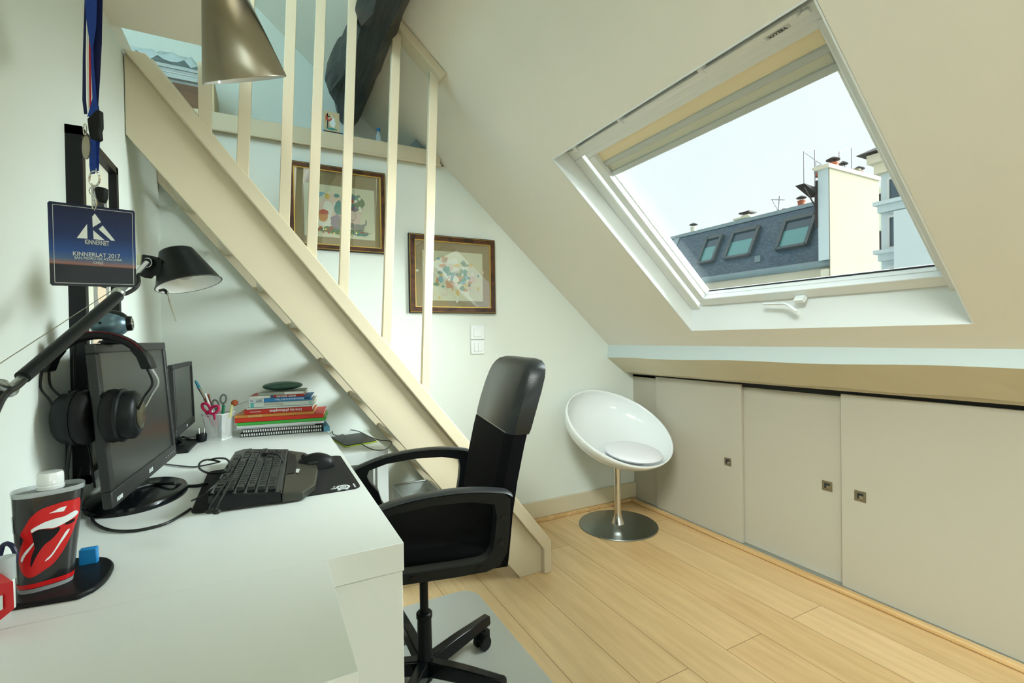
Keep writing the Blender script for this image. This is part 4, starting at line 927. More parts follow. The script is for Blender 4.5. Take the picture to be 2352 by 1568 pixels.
part('emblem_black', cu, M['black'], lambda b: (decal(b, q([(575, 370), (640, 335), (720, 340), (750, 368), (820, 350), (815, 400), (770, 470), (690, 580), (620, 700), (565, 805), (550, 790), (575, 650), (640, 520), (720, 420), (650, 405), (590, 395)]), None, .0014), decal(b, q([(860, 320), (900, 315), (970, 290), (965, 340), (900, 355), (865, 345)]), None, .0014)), smooth=60)
part('sticker', cu, M['white_print'], lambda b: decal(b, q([(232, 155), (262, 158), (282, 362), (240, 365)]), None, .0010))
tag(part('blue_sachet', None, mat('blue_card', hx(20, 130, 196), .4), lambda b: b.prism([pl(180, 1264, 1, 1.035), pl(222, 1257, 1, 1.035), pl(224, 1294, 1, 1.035), pl(180, 1302, 1, 1.035)], (0, .012, 0)), bevel=.002), 'small bright blue packet behind the drinks container', 'packet')
t = thing('marker_pen', 'marker pen with a silver grey cap beside the red box', 'pen', W(8, 1350, .60))
part('cap', t, mat('grey_cap', hx(170, 178, 180), .5, noise=.1, nscale=200), lambda b: b.cyl(W(14, 1330, .63), W(14, 1278, .63), .0095, .0092, n=24))
part('barrel', t, M['whitegloss'], lambda b: b.cyl(W(16, 1398, .63), W(14, 1330, .63), .0085, .0085, n=24))
t = thing('red_box', 'small red and white card box at the left edge of the desk', 'box', W(8, 1400, .58))
rb = [W(-60, 1352, .60), W(30, 1335, .60), W(33, 1397, .60), W(-55, 1470, .60)]
part('carton', t, M['redbox'], lambda b: b.prism(rb, CF * .03 - CR * .055))
part('label_panel', t, M['white_print'], lambda b: b.poly([W(-40, 1385, .5985), W(6, 1366, .5985), (W(7, 1398, .5985)), W(-40, 1425, .5985)]))
tag(part('scissor_handle', None, mat('navy_handle', hx(20, 26, 60), .4), lambda b: b.tube([W(x, y, .68) for x, y in ((0, 1275), (6, 1254), (16, 1248), (28, 1254), (35, 1268), (36, 1282), (30, 1300), (28, 1330))], .0032)), 'dark blue scissor handle behind the marker pen', 'scissors')

# ------------------------------------------------------------ black desk lamp
lp_ = thing('desk_lamp', 'black jointed desk lamp with a conical shade', 'lamp', (-.29, .83, ZD))
J0 = W(20, 895, .60); J1 = W(268, 676, .85); J2 = W(338, 602, .93)
part('arm', lp_, M['lampblack'], lambda b: b.cyl(W(52, 866, .628), W(270, 680, .845), .0088, .0094, n=24))
part('arm', lp_, M['alu'], lambda b: (b.cyl(J0, W(-90, 830, .50), .0055, n=16)))
part('joint', lp_, M['alu'], lambda b: (b.ball(J0, .0095), b.cyl(J0, W(54, 864, .632), .005, n=12), b.cyl(W(8, 880, .6), W(-20, 895, .58), .006, n=12)))
part('joint_knob', lp_, M['black'], lambda b: b.cyl(J0 - CF * .009, J0 - CF * .014, .0075, n=20))
part('cable', lp_, M['cable'], lambda b: b.tube([W(58, 872, .62), W(40, 888, .6), W(20, 900, .58), W(5, 918, .57), W(-10, 950, .56)], .0034))
part('joint', lp_, M['alu'], lambda b: (b.cyl(W(268, 678, .85), W(300, 645, .90), .005, n=12), b.cyl(W(300, 645, .9), J2, .0045, n=12), b.ball(W(272, 672, .855), .010)))
part('cable', lp_, M['cable'], lambda b: b.tube([W(275, 676, .855), W(292, 673, .87), W(310, 662, .89), W(318, 648, .9), W(317, 632, .91), W(322, 620, .92)], .0038))
part('tension_wire', lp_, M['steel'], lambda b: b.cyl(W(-10, 841, .575), W(262, 664, .85), .0006, n=6))
DS = 1.0; hd = lambda x, y, d=DS: W(x, y, d)
part('head_bracket', lp_, M['lampblack'], lambda b: b.prism([W(x, y, .955) for x, y in ((326, 583), (348, 587), (350, 591), (370, 596), (368, 634), (340, 630), (331, 638), (322, 634), (318, 629), (324, 600))], CF * .02), bevel=.002)
part('pivot_disc', lp_, M['black'], lambda b: b.cyl(W(338, 603, .952), W(338, 603, .945), .0085, n=24))
part('pivot_ring', lp_, M['chrome'], lambda b: b.lathe([(.0085, 0), (.0098, 0), (.0098, .002), (.0085, .002)], mtx=Matrix.Translation(W(338, 603, .9475)) @ CF.to_track_quat('Z', 'Y').to_matrix().to_4x4(), n=28, caps=False))
part('pivot_arm', lp_, M['alu'], lambda b: b.cyl(W(332, 610, .95), W(308, 634, .93), .004, n=10))
part('rating_label', lp_, M['paper'], lambda b: b.prism([W(x, y, .966) for x, y in ((314, 583), (324, 585), (322, 608), (314, 608))], CF * .004))
# conical shade: opening ellipse tilted down to the right
SC = W(435.5, 653, 1.0); rim_c = SC
vd_ = (SC - CAM).normalized(); ai = (CU * .95 - CR * .30); ai = (ai - vd_ * ai.dot(vd_)).normalized()
axis = (ai * .965 + vd_ * .26).normalized()
def shade(b, prof, flip=False):
    q_ = axis.to_track_quat('Z', 'Y').to_matrix().to_4x4(); q_.translation = SC
    b.lathe(prof, mtx=q_, n=64, caps=False)
sq = axis.to_track_quat('Z', 'Y').to_matrix(); 
def skew_shade(b, r0, r1, h, sh):    # lower ring centre SC, upper ring shifted towards the bracket side
    n = 64; k = -CR * sh
    rings = []
    for t_ in (0, .03, .97, 1):
        c = SC + axis * (h * t_) + (k * t_); r = r0 + (r1 - r0) * t_ + (.001 if t_ == 0 else 0)
        rings.append([c + sq @ V((r * math.cos(2 * PI * i / n), r * math.sin(2 * PI * i / n), 0)) for i in range(n)])
    b.loft(rings, caps=False); return rings
part('shade', lp_, M['lampblack'], lambda b: (skew_shade(b, .0605, .031, .074, .006), b.ball(SC + axis * .073 - CR * .006, (.0305, .0305, .007), mtx=sq)), smooth=50, solid=.0012)
part('shade_lining', lp_, M['whitegloss'], lambda b: skew_shade(b, .0585, .028, .068, .005), smooth=50)
part('rim_edge', lp_, M['alu'], lambda b: b.lathe([(.0605, -.0008), (.0612, .0006), (.0600, .0010), (.0595, -.0004)], mtx=(Matrix.Translation(SC) @ sq.to_4x4()), n=64, caps=False))
part('bulb', lp_, M['softclear'], lambda b: b.ball(SC + axis * .030 - CR * .004, .019))
part('tilt_handle', lp_, M['chrome'], lambda b: b.tube([W(374, 668, .955), W(384, 671, .95), (W(388, 684, .95)), W(405, 737, .95), W(403, 737, .953), W(385, 685, .953)], .0012, smooth=False))
part('handle_clip', lp_, M['black'], lambda b: b.tube([W(367, 667, .958), W(378, 666, .953), W(384, 674, .951)], .003))

# ------------------------------------------------------------ steel lamp hanging in at the top
l2 = thing('swing_lamp', 'brushed steel swing arm lamp with a tapered shade', 'lamp', W(565, 190, .90))
DL = .90; S0 = W(564, 184, DL); vl_ = (S0 - CAM).normalized(); A2 = CU * .96 - CR * .31; A2 = (A2 - vl_ * A2.dot(vl_)).normalized()
A2 = (A2 * .995 + vl_ * .05).normalized(); q2 = A2.to_track_quat('Z', 'Y').to_matrix(); S1 = S0 + A2 * .131 + CR * .011
def cone(b, k0=0, k1=1, dr=0):
    n = 72; rings = []
    for t_, r in ((0, .0735), (.01, .0738), (.99, .0372), (1.0, .0360)):
        rings.append([S0.lerp(S1, t_) + (q2 @ V(((r + dr) * math.cos(2 * PI * i / n), (r + dr) * math.sin(2 * PI * i / n), 0))) for i in range(n)])
    b.loft(rings, caps=False)
part('shade', l2, M['spun'], cone, smooth=60)
part('shade_lining', l2, M['whitegloss'], lambda b: cone(b, dr=-.0015), smooth=60)
part('top_plate', l2, M['spun'], lambda b: b.lathe([(.036, 0), (.035, .002), (.012, .003), (.011, .02), (.002, .021)], mtx=Matrix.Translation(S1) @ q2.to_4x4(), n=48))
part('bulb', l2, M['softclear'], lambda b: b.ball(S0.lerp(S1, .45), .024))
AE = S1 + V((.0, 0, .085)); 
part('socket', l2, M['steel'], lambda b: b.cyl(S1 + V((0, 0, .01)), AE, .010, n=20))
part('arm', l2, M['steel'], lambda b: (b.cyl(AE, V((-.21, .885, 1.85)), .0055, n=16), b.cyl(V((-.21, .885, 1.85)), V((XL + .015, .72, 1.85)), .0055, n=16)))
part('wall_bracket', l2, M['steel'], lambda b: b.cyl(V((XL, .72, 1.85)), V((XL + .03, .72, 1.85)), .03, n=28))

# ------------------------------------------------------------ lanyard with badge, hanging from the swing arm
ly = thing('lanyard', 'blue lanyard with red and white edge hanging from the steel lamp', 'lanyard', W(212, 400, .69))
M['lblue'] = mat('royal_blue_ribbon', hx(24, 62, 150), .7, bump=.4, bscale=500); M['lnavy'] = mat('navy_ribbon', hx(12, 24, 74), .7)
M['lred'] = mat('red_ribbon', hx(190, 30, 40), .7); M['lwhite'] = mat('white_ribbon', hx(225, 225, 220), .7)
def ribbon(b, L, d, m_, th=.0012):    # L: (xl, xr, y) down the length
    R = [[W(a, y, d), W(c, y, d), W(c, y, d + th), W(a, y, d + th)] for a, c, y in L]; b.loft(R, m_)
TOPY = -140
part('ribbon', ly, None, lambda b: (ribbon(b, [(194, 223, TOPY), (194, 223, 0), (200, 221, 60), (208, 214, 110)], .684, M['lblue']),
    ribbon(b, [(222, 236, TOPY), (220, 236, 0), (214, 234, 100), (216, 230, 180), (222, 226, 240), (222, 230, 262)], .690, M['lnavy']),
    ribbon(b, [(193, 199, TOPY), (194, 199, 0), (190, 197, 130), (189, 198, 230), (193, 201, 262)], .694, M['lnavy']),
    ribbon(b, [(200, 203, 50), (199, 204, 130), (201, 205, 220), (203, 206, 258)], .688, M['lwhite']),
    ribbon(b, [(204, 207, 70), (204, 209, 130), (205, 210, 220), (206, 209, 258)], .687, M['lred']),
    ribbon(b, [(208, 214, 100), (209, 216, 150), (212, 222, 225), (206, 226, 250), (200, 222, 268)], .685, M['lblue'])))
part('buckle', ly, M['black'], lambda b: (b.prism([W(x, y, .684) for x, y in ((199, 272), (210, 262), (220, 252), (228, 252), (229, 290), (226, 300), (228, 318), (222, 322), (206, 318), (202, 300))], CF * .008)), bevel=.0015)
part('lower_ribbon', ly, None, lambda b: (ribbon(b, [(207, 221, 316), (205, 221, 350), (205, 222, 380), (208, 218, 399)], .686, M['lblue']), ribbon(b, [(220, 230, 318), (219, 228, 350), (220, 228, 378), (222, 227, 393)], .690, M['lblue'])))
def ringtube(c, rx, ry, tilt, d, n=20): return [W(c[0] + rx * math.cos(2 * PI * i / n) * math.cos(tilt) - ry * math.sin(2 * PI * i / n) * math.sin(tilt), c[1] + rx * math.cos(2 * PI * i / n) * math.sin(tilt) + ry * math.sin(2 * PI * i / n) * math.cos(tilt), d + .004 * math.sin(2 * PI * i / n)) for i in range(n + 1)]
part('split_ring', ly, M['chrome'], lambda b: b.tube(ringtube((217, 410), 12, 17, 0, .69), .0013, smooth=False))
part('clip', ly, M['black'], lambda b: b.prism([W(x, y, .684) for x, y in ((215, 432), (222, 427), (238, 430), (238, 452), (233, 464), (226, 464), (219, 452))], CF * .009), bevel=.0015)
part('hook', ly, M['chrome'], lambda b: (b.tube(ringtube((217, 470), 4, 13, .1, .683), .0012, smooth=False), b.tube(ringtube((210, 438), 5, 8, 0, .686), .0009, smooth=False)))
tk = thing('token', 'oval silver trolley token clipped beside the lanyard buckle', 'token', W(197, 340, .68))
part('disc', tk, mat('dull_silver', hx(150, 152, 140), .35, metal=.8), lambda b: b.prism([W(197 + 9.5 * math.cos(2 * PI * i / 32), 338 + 27 * math.sin(2 * PI * i / 32), .680 + .004 * math.cos(2 * PI * i / 32)) for i in range(32)], CF * .0018), bevel=.0005)
part('wire_loop', tk, M['chrome'], lambda b: b.tube(ringtube((195, 297), 3.5, 13, 0, .681), .0007, smooth=False))
# badge
TLb, TRb, BRb, BLb = W(108.5, 461, .655), W(309.5, 484, .716), W(313.5, 659.5, .716), W(115, 655, .655)
bu = (TRb - TLb); bv = (BLb - TLb); bw, bh = bu.length, bv.length; bu.normalize(); bv.normalize(); bn = bu.cross(bv).normalized()
if bn.dot(CF) > 0: bn = -bn
bg_ = thing('name_badge', 'dark blue conference badge with a white mountain emblem hung on the lanyard', 'badge', (BLb + BRb) / 2)
def bp(u, v, l=0): 
    t_ = TLb.lerp(TRb, u); b_ = BLb.lerp(BRb, u); return t_.lerp(b_, v) + bn * l
def badge_mat():
    m = bpy.data.materials.new('night_sky_print'); m.use_nodes = True; t = m.node_tree; L = t.links; p = t.nodes['Principled BSDF']; p.inputs['Roughness'].default_value = .3; p.inputs['Specular IOR Level'].default_value = .25
    c = t.nodes.new('ShaderNodeTexCoord'); s_ = t.nodes.new('ShaderNodeSeparateXYZ'); L.new(c.outputs['Generated'], s_.inputs[0])
    r = t.nodes.new('ShaderNodeValToRGB'); L.new(s_.outputs['Z'], r.inputs['Fac']); e = r.color_ramp.elements
    e[0].position = 0; e[0].color = hx(14, 16, 18); e[1].position = 1; e[1].color = hx(14, 20, 52)
    for pos, col in ((.255, (16, 18, 20)), (.27, (150, 104, 88)), (.33, (70, 98, 134)), (.42, (28, 72, 140)), (.62, (16, 40, 92))):
        x = e.new(pos); x.color = hx(*col)
    L.new(r.outputs['Color'], p.inputs['Base Color']); return m
part('card', bg_, badge_mat(), lambda b: b.prism([bp(.02, 0), bp(.98, 0), bp(1, .02), bp(1, .98), bp(.98, 1), bp(.02, 1), bp(0, .98), bp(0, .02)], -bn * .003))
def bl_(b, u0, v0, u1, v1, w=.004):
    b.poly([bp(u0, v0, .0003), bp(u1, v0 if u1 - u0 > v1 - v0 else v0, .0003), bp(u1, v1, .0003), bp(u0, v1, .0003)])
part('border', bg_, M['vgrey'], lambda b: (bl_(b, .05, .03, .97, .036), bl_(b, .05, .964, .97, .97), bl_(b, .05, .03, .056, .97), bl_(b, .964, .03, .97, .97)))
def bq(pts): return [bp((x - 47) / 780, (y - 632 - 89 * (x - 47) / 780) / (753 - 65 * (x - 47) / 780), .0005) for x, y in pts]
part('emblem', bg_, M['white_print'], lambda b: [b.poly(bq(s_)) for s_ in ([(452, 745), (428, 772), (430, 868), (507, 822)], [(380, 838), (380, 970), (287, 963)], [(432, 893), (435, 975), (535, 985)], [(483, 885), (520, 852), (632, 990), (597, 988)])])
def btext(n, s_, cx, cy, w, h): 
    o_ = bp((cx - 47) / 780, (cy - 632 - 89 * (cx - 47) / 780) / (753 - 65 * (cx - 47) / 780), .0006)
    text_part(n, s_, bg_, M['vgrey'], o_, bu, -bv, h, fit=w, depth=.0002)
sx_ = bw / 780
btext('title', 'KINNERNET', 465, 1008, 218 * sx_, .0095); btext('event', 'KINNERLAT 2017', 461, 1118, 425 * sx_, .0082); btext('place', 'SAN PEDRO DE ATACAMA', 476, 1153, 430 * sx_, .0052); btext('country', 'CHILE', 471, 1188, 90 * sx_, .0052)

# ------------------------------------------------------------ black photo frame on the left wall
pf = thing('photo_frame', 'tall black photo frame on the left wall behind the monitor', 'picture frame', (XL, 1.55, .98))
y0, y1, z0, z1 = 1.400, 1.700, .80, 1.612
def pfr(b):
    for q in ((y0, y1, z0, z0 + .02), (y0, y1, z1 - .02, z1), (y0, y0 + .02, z0, z1), (y1 - .02, y1, z0, z1)): b.box((XL, q[0], q[2]), (XL + .03, q[1], q[3]))
part('frame', pf, M['black'], pfr)
part('mount', pf, mat('ivory_mount', hx(222, 222, 204), .8), lambda b: b.box((XL, y0 + .02, z0 + .02), (XL + .012, y1 - .02, z1 - .02)))
def photos(b):
    for i, (ya, yb, za, zb) in enumerate(((1.53, 1.66, 1.40, 1.52), (1.53, 1.66, 1.20, 1.31), (1.50, 1.60, 1.08, 1.16), (1.55, 1.66, .95, 1.05))):
        b.box((XL + .012, ya, za), (XL + .0128, yb, zb), M['ink_grey'])
        blob2 = [(XL + .0131, (ya + yb) / 2 + .038 * math.cos(k * PI / 8), (za + zb) / 2 - .005 + .05 * math.sin(k * PI / 8)) for k in range(16)]; b.poly(blob2, M['ink_skin'])
        b.poly([(XL + .0134, (ya + yb) / 2 + .038 * math.cos(k * PI / 8), (za + zb) / 2 + .012 + .036 * abs(math.sin(k * PI / 8))) for k in range(9)], M['black'])
part('photos', pf, None, photos)

# ------------------------------------------------------------ office chair
oc = thing('office_chair', 'black high backed office chair with leather headrest on castors', 'chair', (.435, 1.45, 0))
f_ = V((-.983, .18, 0)).normalized(); l_ = V((-f_.y, f_.x, 0))       # forward, and the side nearer the camera
OC = V((.437, 1.47, 0))
def cp(x, y, z): return OC + f_ * x + l_ * y + V((0, 0, z))
cm_ = Matrix((f_, l_, V((0, 0, 1)))).transposed().to_4x4(); cm_.translation = OC
part('gas_lift', oc, M['black'], lambda b: b.cyl(cp(0, 0, .20), cp(0, 0, .43), .0135, n=24))
part('column', oc, M['black'], lambda b: b.lathe([(.024, .03), (.026, .05), (.026, .09), (.0235, .10), (.0225, .225), (.0255, .230), (.0255, .243), (.022, .247)], mtx=Matrix.Translation(cp(0, 0, 0)), n=28))
for k in range(5):
    a = math.radians(20 + 72 * k); d = V((math.cos(a), math.sin(a), 0)); s_ = V((-d.y, d.x, 0)); R_ = .285
    O2 = V((OC.x, OC.y, 0))
    def leg(b): 
        rr_ = []
        for t_, h_, w_, z_ in ((.02, .050, .022, .098), (.5, .046, .020, .108), (.97, .036, .017, .112), (1.0, .028, .014, .108)):
            c = O2 + d * (R_ * t_); rr_.append([c + s_ * w_ + V((0, 0, z_ - h_ + .004)), c + s_ * w_ * .8 + V((0, 0, z_)), c - s_ * w_ * .8 + V((0, 0, z_)), c - s_ * w_ + V((0, 0, z_ - h_ + .004))])
        b.loft(rr_)
    lg = part('leg', oc, M['blackgloss'], leg, bevel=.004)
    cc2 = O2 + d * (R_ - .022)
    cs = part('castor', lg, M['black'], lambda b: (b.cyl(cc2 + s_ * .012 + V((0, 0, .026)) - d * .01, cc2 + s_ * .022 + V((0, 0, .026)) - d * .01, .024, n=24), b.cyl(cc2 - s_ * .012 + V((0, 0, .026)) - d * .01, cc2 - s_ * .022 + V((0, 0, .026)) - d * .01, .024, n=24), b.box((-.016, -.011, .03), (.018, .011, .062), mtx=Matrix.Translation((cc2.x, cc2.y, 0)) @ Matrix.Rotation(a, 4, 'Z')), b.cyl(cc2 + V((0, 0, .05)), cc2 + V((0, 0, .085)), .005, n=10)))
SZ = .50
part('seat_plate', oc, M['black'], lambda b: b.box((-.12, -.10, .425), (.14, .10, .455), mtx=cm_))
def pad(b, L0, L1, w, z0, z1, n=5):
    R2 = []
    for x, k in ((L0, .86), (L0 + .02, .97), ((L0 + L1) / 2, 1), (L1 - .03, .98), (L1, .88)):
        R2.append([cp(x, y * k, z) for y, z in ((-w, z0 + .02), (-w * .98, z1 - .02), (-w * .85, z1), (w * .85, z1), (w * .98, z1 - .02), (w, z0 + .02), (w * .9, z0), (-w * .9, z0))])
    b.loft(R2)
part('seat', oc, M['fabric'], lambda b: pad(b, -.19, .255, .232, .455, .535), bevel=.008, smooth=60)
# back cushion following a gentle curve
def bpos(z):        # rear offset of the front face of the back at height z
    t_ = (z - .45) / .6; return -.160 - .030 * t_ - .105 * t_ * t_
def backsec(z, w, th):
    x0 = bpos(z); x1 = x0 - th
    return [cp(x0, y * w, z) if False else cp(x0 - (0 if abs(y) < .9 else .018), y * w, z) for y in (-1, -.85, 0, .85, 1)] + [cp(x1 + (0 if abs(y) < .9 else .012), y * w, z) for y in (1, .85, 0, -.85, -1)]
HB = 1.052
ws_ = lambda z: .222 if z < .9 else .222 - .016 * ((z - .9) / .15) ** 2
part('back', oc, M['fabric'], lambda b: b.loft([backsec(z, ws_(z) * (.96 if z < .47 else 1), .07) for z in (.455, .50, .60, .70, .80, .835)]), smooth=60)
def headrest(b):
    Z_ = [.836, .85, .90, .96, 1.0, 1.02, 1.035, 1.046, HB]
    K_ = [1.0, 1.01, 1.01, 1.0, .97, .93, .87, .78, .64]; T_ = [.074, .078, .080, .080, .078, .074, .066, .054, .03]
    R2 = []
    for z, k, th in zip(Z_, K_, T_):
        s_ = backsec(z, ws_(.9) * k, th); off = f_ * (-(.078 - th) / 2); R2.append([p + off for p in s_])
    b.loft(R2)
part('headrest', oc, M['leather'], headrest, smooth=60)
part('back_seam', oc, M['vgrey'], lambda b: b.tube([cp(bpos(.842) + .0005 - (.019 if abs(y) > .93 else 0), y * .2255, .840) for y in (-.98, -.85, 0, .85)], .0006, smooth=False))
# arms: closed loop brackets
def arm(side):
    y = side * .258
    P = [(-.210, .675), (-.195, .690), (-.10, .702), (0.0, .702), (.10, .690), (.19, .662), (.232, .636), (.248, .632), (.243, .622), (.215, .618), (.190, .604), (.175, .575), (.155, .520), (.150, .492), (.10, .483), (-.05, .480), (-.140, .481), (-.178, .492), (-.198, .525), (-.206, .575), (-.210, .64)]
    Q = [(-.165, .662), (-.10, .676), (0, .678), (.10, .668), (.16, .650), (.168, .63), (.160, .61), (.13, .57), (.118, .53), (.110, .517), (.09, .512), (-.05, .510), (-.125, .511), (-.146, .519), (-.158, .54), (-.165, .58), (-.170, .63)]
    def armf(b):
        bm2 = b.bm; hw = .019
        import mathutils
        def loopv(L, yy): return [bm2.verts.new(cp(x, yy, z)) for x, z in L]
        for (L) in (P,):
            pass
        o0, o1, i0, i1 = loopv(P, y - hw), loopv(P, y + hw), loopv(Q, y - hw), loopv(Q, y + hw)
        for A_, B_ in ((o0, o1), (i0, i1)):
            for i in range(len(A_)): j = (i + 1) % len(A_); bm2.faces.new((A_[i], A_[j], B_[j], B_[i]))
        for (A_, B_) in ((o0, i0), (o1, i1)):
            es = [bm2.edges.get((A_[i], A_[(i + 1) % len(A_)])) for i in range(len(A_))] + [bm2.edges.get((B_[i], B_[(i + 1) % len(B_)])) for i in range(len(B_))]
            bmesh.ops.triangle_fill(bm2, edges=es, use_dissolve=False)
    a_ = part('armrest', oc, M['lampblack'], armf, bevel=.006, smooth=50)
    part('arm_pad', a_, M['darkgrey'], lambda b: b.tube([cp(x, y, z) for x, z in ((-.215, .680), (-.19, .692), (-.10, .704), (0, .704), (.10, .692), (.19, .664), (.232, .642))], (.023, .006), n=12), smooth=60)
    for x, z in ((-.190, .625), (-.182, .557), (-.12, .495), (.06, .497)):
        part('screw', a_, M['blackgloss'], lambda b: (b.cyl(cp(x, y + side * .019, z), cp(x, y + side * .0225, z), .0075, n=18), b.cyl(cp(x, y + side * .022, z), cp(x, y + side * .0235, z), .004, n=6)))
arm(1); arm(-1)

# transparent floor mat under the chair
fm = bpy.data.materials.new('translucent_floor_sheet'); fm.use_nodes = True
_t = fm.node_tree; _p = _t.nodes['Principled BSDF']; _p.inputs['Base Color'].default_value = hx(214, 222, 216); _p.inputs['Roughness'].default_value = .3; _p.inputs['Alpha'].default_value = .5
tag(part('chair_mat', None, fm, lambda b: b.prism(rrect(-.05, .806, .95, 1.955, .075, .0008), (0, 0, .0022))), 'translucent plastic floor mat under the office chair', 'floor mat')

# ------------------------------------------------------------ white swivel shell chair
sw = thing('shell_chair', 'glossy white egg shaped swivel chair on a chrome pedestal', 'chair', (1.835, 2.18, 0))
h_ = math.radians(-85); tl = math.radians(34.5); fw_ = V((math.cos(h_), math.sin(h_), 0)); sd_ = V((-math.sin(h_), math.cos(h_), 0))
vv_ = fw_ * math.cos(tl) - V((0, 0, 1)) * math.sin(tl); nn_ = fw_ * math.sin(tl) + V((0, 0, 1)) * math.cos(tl)
EC = V((1.836, 2.160, .594))
def egg(b, grow=0):
    rings = []; n = 64; K_ = 16
    for i in range(K_ + 1):
        ph = (PI / 2) * (1 - i / K_); k = max(.012, math.sin(ph) ** .7) if i < K_ else .012; dp_ = math.cos(ph) ** 1.0
        rings.append([EC + (vv_ * math.cos(2 * PI * j / n) * (.325 + grow) + sd_ * math.sin(2 * PI * j / n) * (.334 + grow)) * k - nn_ * (.172 + grow) * dp_ - vv_ * (.045 * dp_) for j in range(n)])
    b.loft(rings, caps=False); b.bm.faces.new([v for v in list(b.bm.verts)[-n:]])
part('shell', sw, M['whitegloss'], egg, smooth=80, solid=.008)
cz_ = EC + vv_ * .10 - nn_ * .165 
cqm = Matrix((fw_, sd_, V((0, 0, 1)))).transposed() @ Matrix.Rotation(math.radians(8), 3, 'Y')
part('seat_cushion', sw, mat('pale_grey_leather', hx(236, 237, 240), .45), lambda b: b.ball(V((1.858, 2.075, .452)), (.165, .160, .030), mtx=cqm, u=40), smooth=60)
SX, SY = 1.832, 2.185
part('pedestal', sw, M['chrome'], lambda b: b.lathe([(.040, .010), (.036, .022), (.026, .045), (.0195, .075), (.019, .12), (.019, .29), (.021, .33), (.028, .365), (.042, .392), (.060, .410)], mtx=Matrix.Translation((SX, SY, 0)), n=40), smooth=60)
part('base_disc', sw, mat('brushed_grey_disc', hx(150, 158, 156), .3, metal=1), lambda b: b.lathe([(.225, 0), (.230, .003), (.228, .007), (.20, .010), (.05, .013), (.03, .014)], mtx=Matrix.Translation((SX, SY, 0)), n=72), smooth=40)

# ------------------------------------------------------------ view outside the window
XW = 14.0
M['slate'] = None
def slate():
    m = bpy.data.materials.new('slate_roofing'); m.use_nodes = True; t = m.node_tree; L = t.links; p = t.nodes['Principled BSDF']; p.inputs['Roughness'].default_value = .5
    c = t.nodes.new('ShaderNodeTexCoord'); mp = t.nodes.new('ShaderNodeMapping'); mp.inputs['Rotation'].default_value = (0, PI / 2, PI / 2)
    sp = t.nodes.new('ShaderNodeSeparateXYZ'); cb_ = t.nodes.new('ShaderNodeCombineXYZ'); L.new(c.outputs['Object'], sp.inputs[0]); L.new(sp.outputs['Y'], cb_.inputs['X']); L.new(sp.outputs['Z'], cb_.inputs['Y'])
    b = t.nodes.new('ShaderNodeTexBrick'); b.inputs['Scale'].default_value = 5; b.inputs['Color1'].default_value = hx(66, 88, 102); b.inputs['Color2'].default_value = hx(86, 110, 124); b.inputs['Mortar'].default_value = hx(50, 68, 80); b.inputs['Mortar Size'].default_value = .02
    L.new(cb_.outputs[0], b.inputs['Vector']); L.new(b.outputs['Color'], p.inputs['Base Color']); return m
M['slate'] = slate()
M['zinc'] = mat('weathered_zinc', hx(120, 142, 146), .5, noise=.15, nscale=2)
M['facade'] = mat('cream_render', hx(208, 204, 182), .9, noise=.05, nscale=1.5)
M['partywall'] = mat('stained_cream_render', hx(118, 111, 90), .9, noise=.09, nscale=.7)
M['bluewall'] = mat('pale_blue_render', hx(190, 206, 208), .9, noise=.02, nscale=1)
M['terracotta'] = mat('terracotta', hx(160, 88, 62), .8)
M['soot'] = mat('dark_zinc_cowl', hx(48, 44, 44), .7)
M['darkglass'] = mat('blue_green_glass', hx(92, 150, 150), .08, spec=.9)
M['winshade'] = mat('slate_blue_glass', hx(60, 84, 96), .1, spec=.8)
ob = thing('building', 'slate mansard roofed building across the street with three roof windows', 'building', (XW, 12, -1))
tk_ = 1.8807; ZE = 3.12
rf_ = lambda y, z, off=0: V((XW + (z - ZE) / tk_, y, z)) + V((-.883, 0, .469)) * off
part('roof', ob, M['slate'], lambda b: b.prism([rf_(7.55, ZE), rf_(7.55, 5.03), rf_(20.0, 5.16), rf_(20.0, ZE)], V((.883, 0, -.469)) * .3))
part('hip_flashing', ob, M['zinc'], lambda b: b.prism([rf_(13.8, ZE, .03), rf_(13.85, 5.10, .03), rf_(14.1, 5.10, .03), rf_(14.3, ZE, .03)], (.05, .1, 0)))
part('ridge_flashing', ob, M['zinc'], lambda b: b.prism([rf_(7.55, 4.98, .03), rf_(7.55, 5.12, .03), rf_(20.0, 5.24, .03), rf_(20.0, 5.10, .03)], (1.2, 0, .05)))
part('gutter', ob, M['zinc'], lambda b: (b.box((XW - .42, 7.3, ZE - .22), (XW + .05, 21, ZE - .06)), b.cyl((XW - .42, 7.3, ZE - .12), (XW - .42, 21, ZE - .12), .10, n=12)))
part('cornice', ob, M['facade'], lambda b: b.box((XW - .22, 7.3, ZE - .55), (XW + .2, 21, ZE - .22)))
part('wall', ob, M['bluewall'], lambda b: b.box((XW - .05, 7.3, -8), (XW + .2, 21, ZE - .55)))
part('wall_panel', ob, M['facade'], lambda b: b.box((XW - .07, 8.6, ZE - .95), (XW - .04, 9.9, ZE - .85)))
M['skyframe'] = mat('grey_green_roof_frame', hx(84, 96, 98), .5)
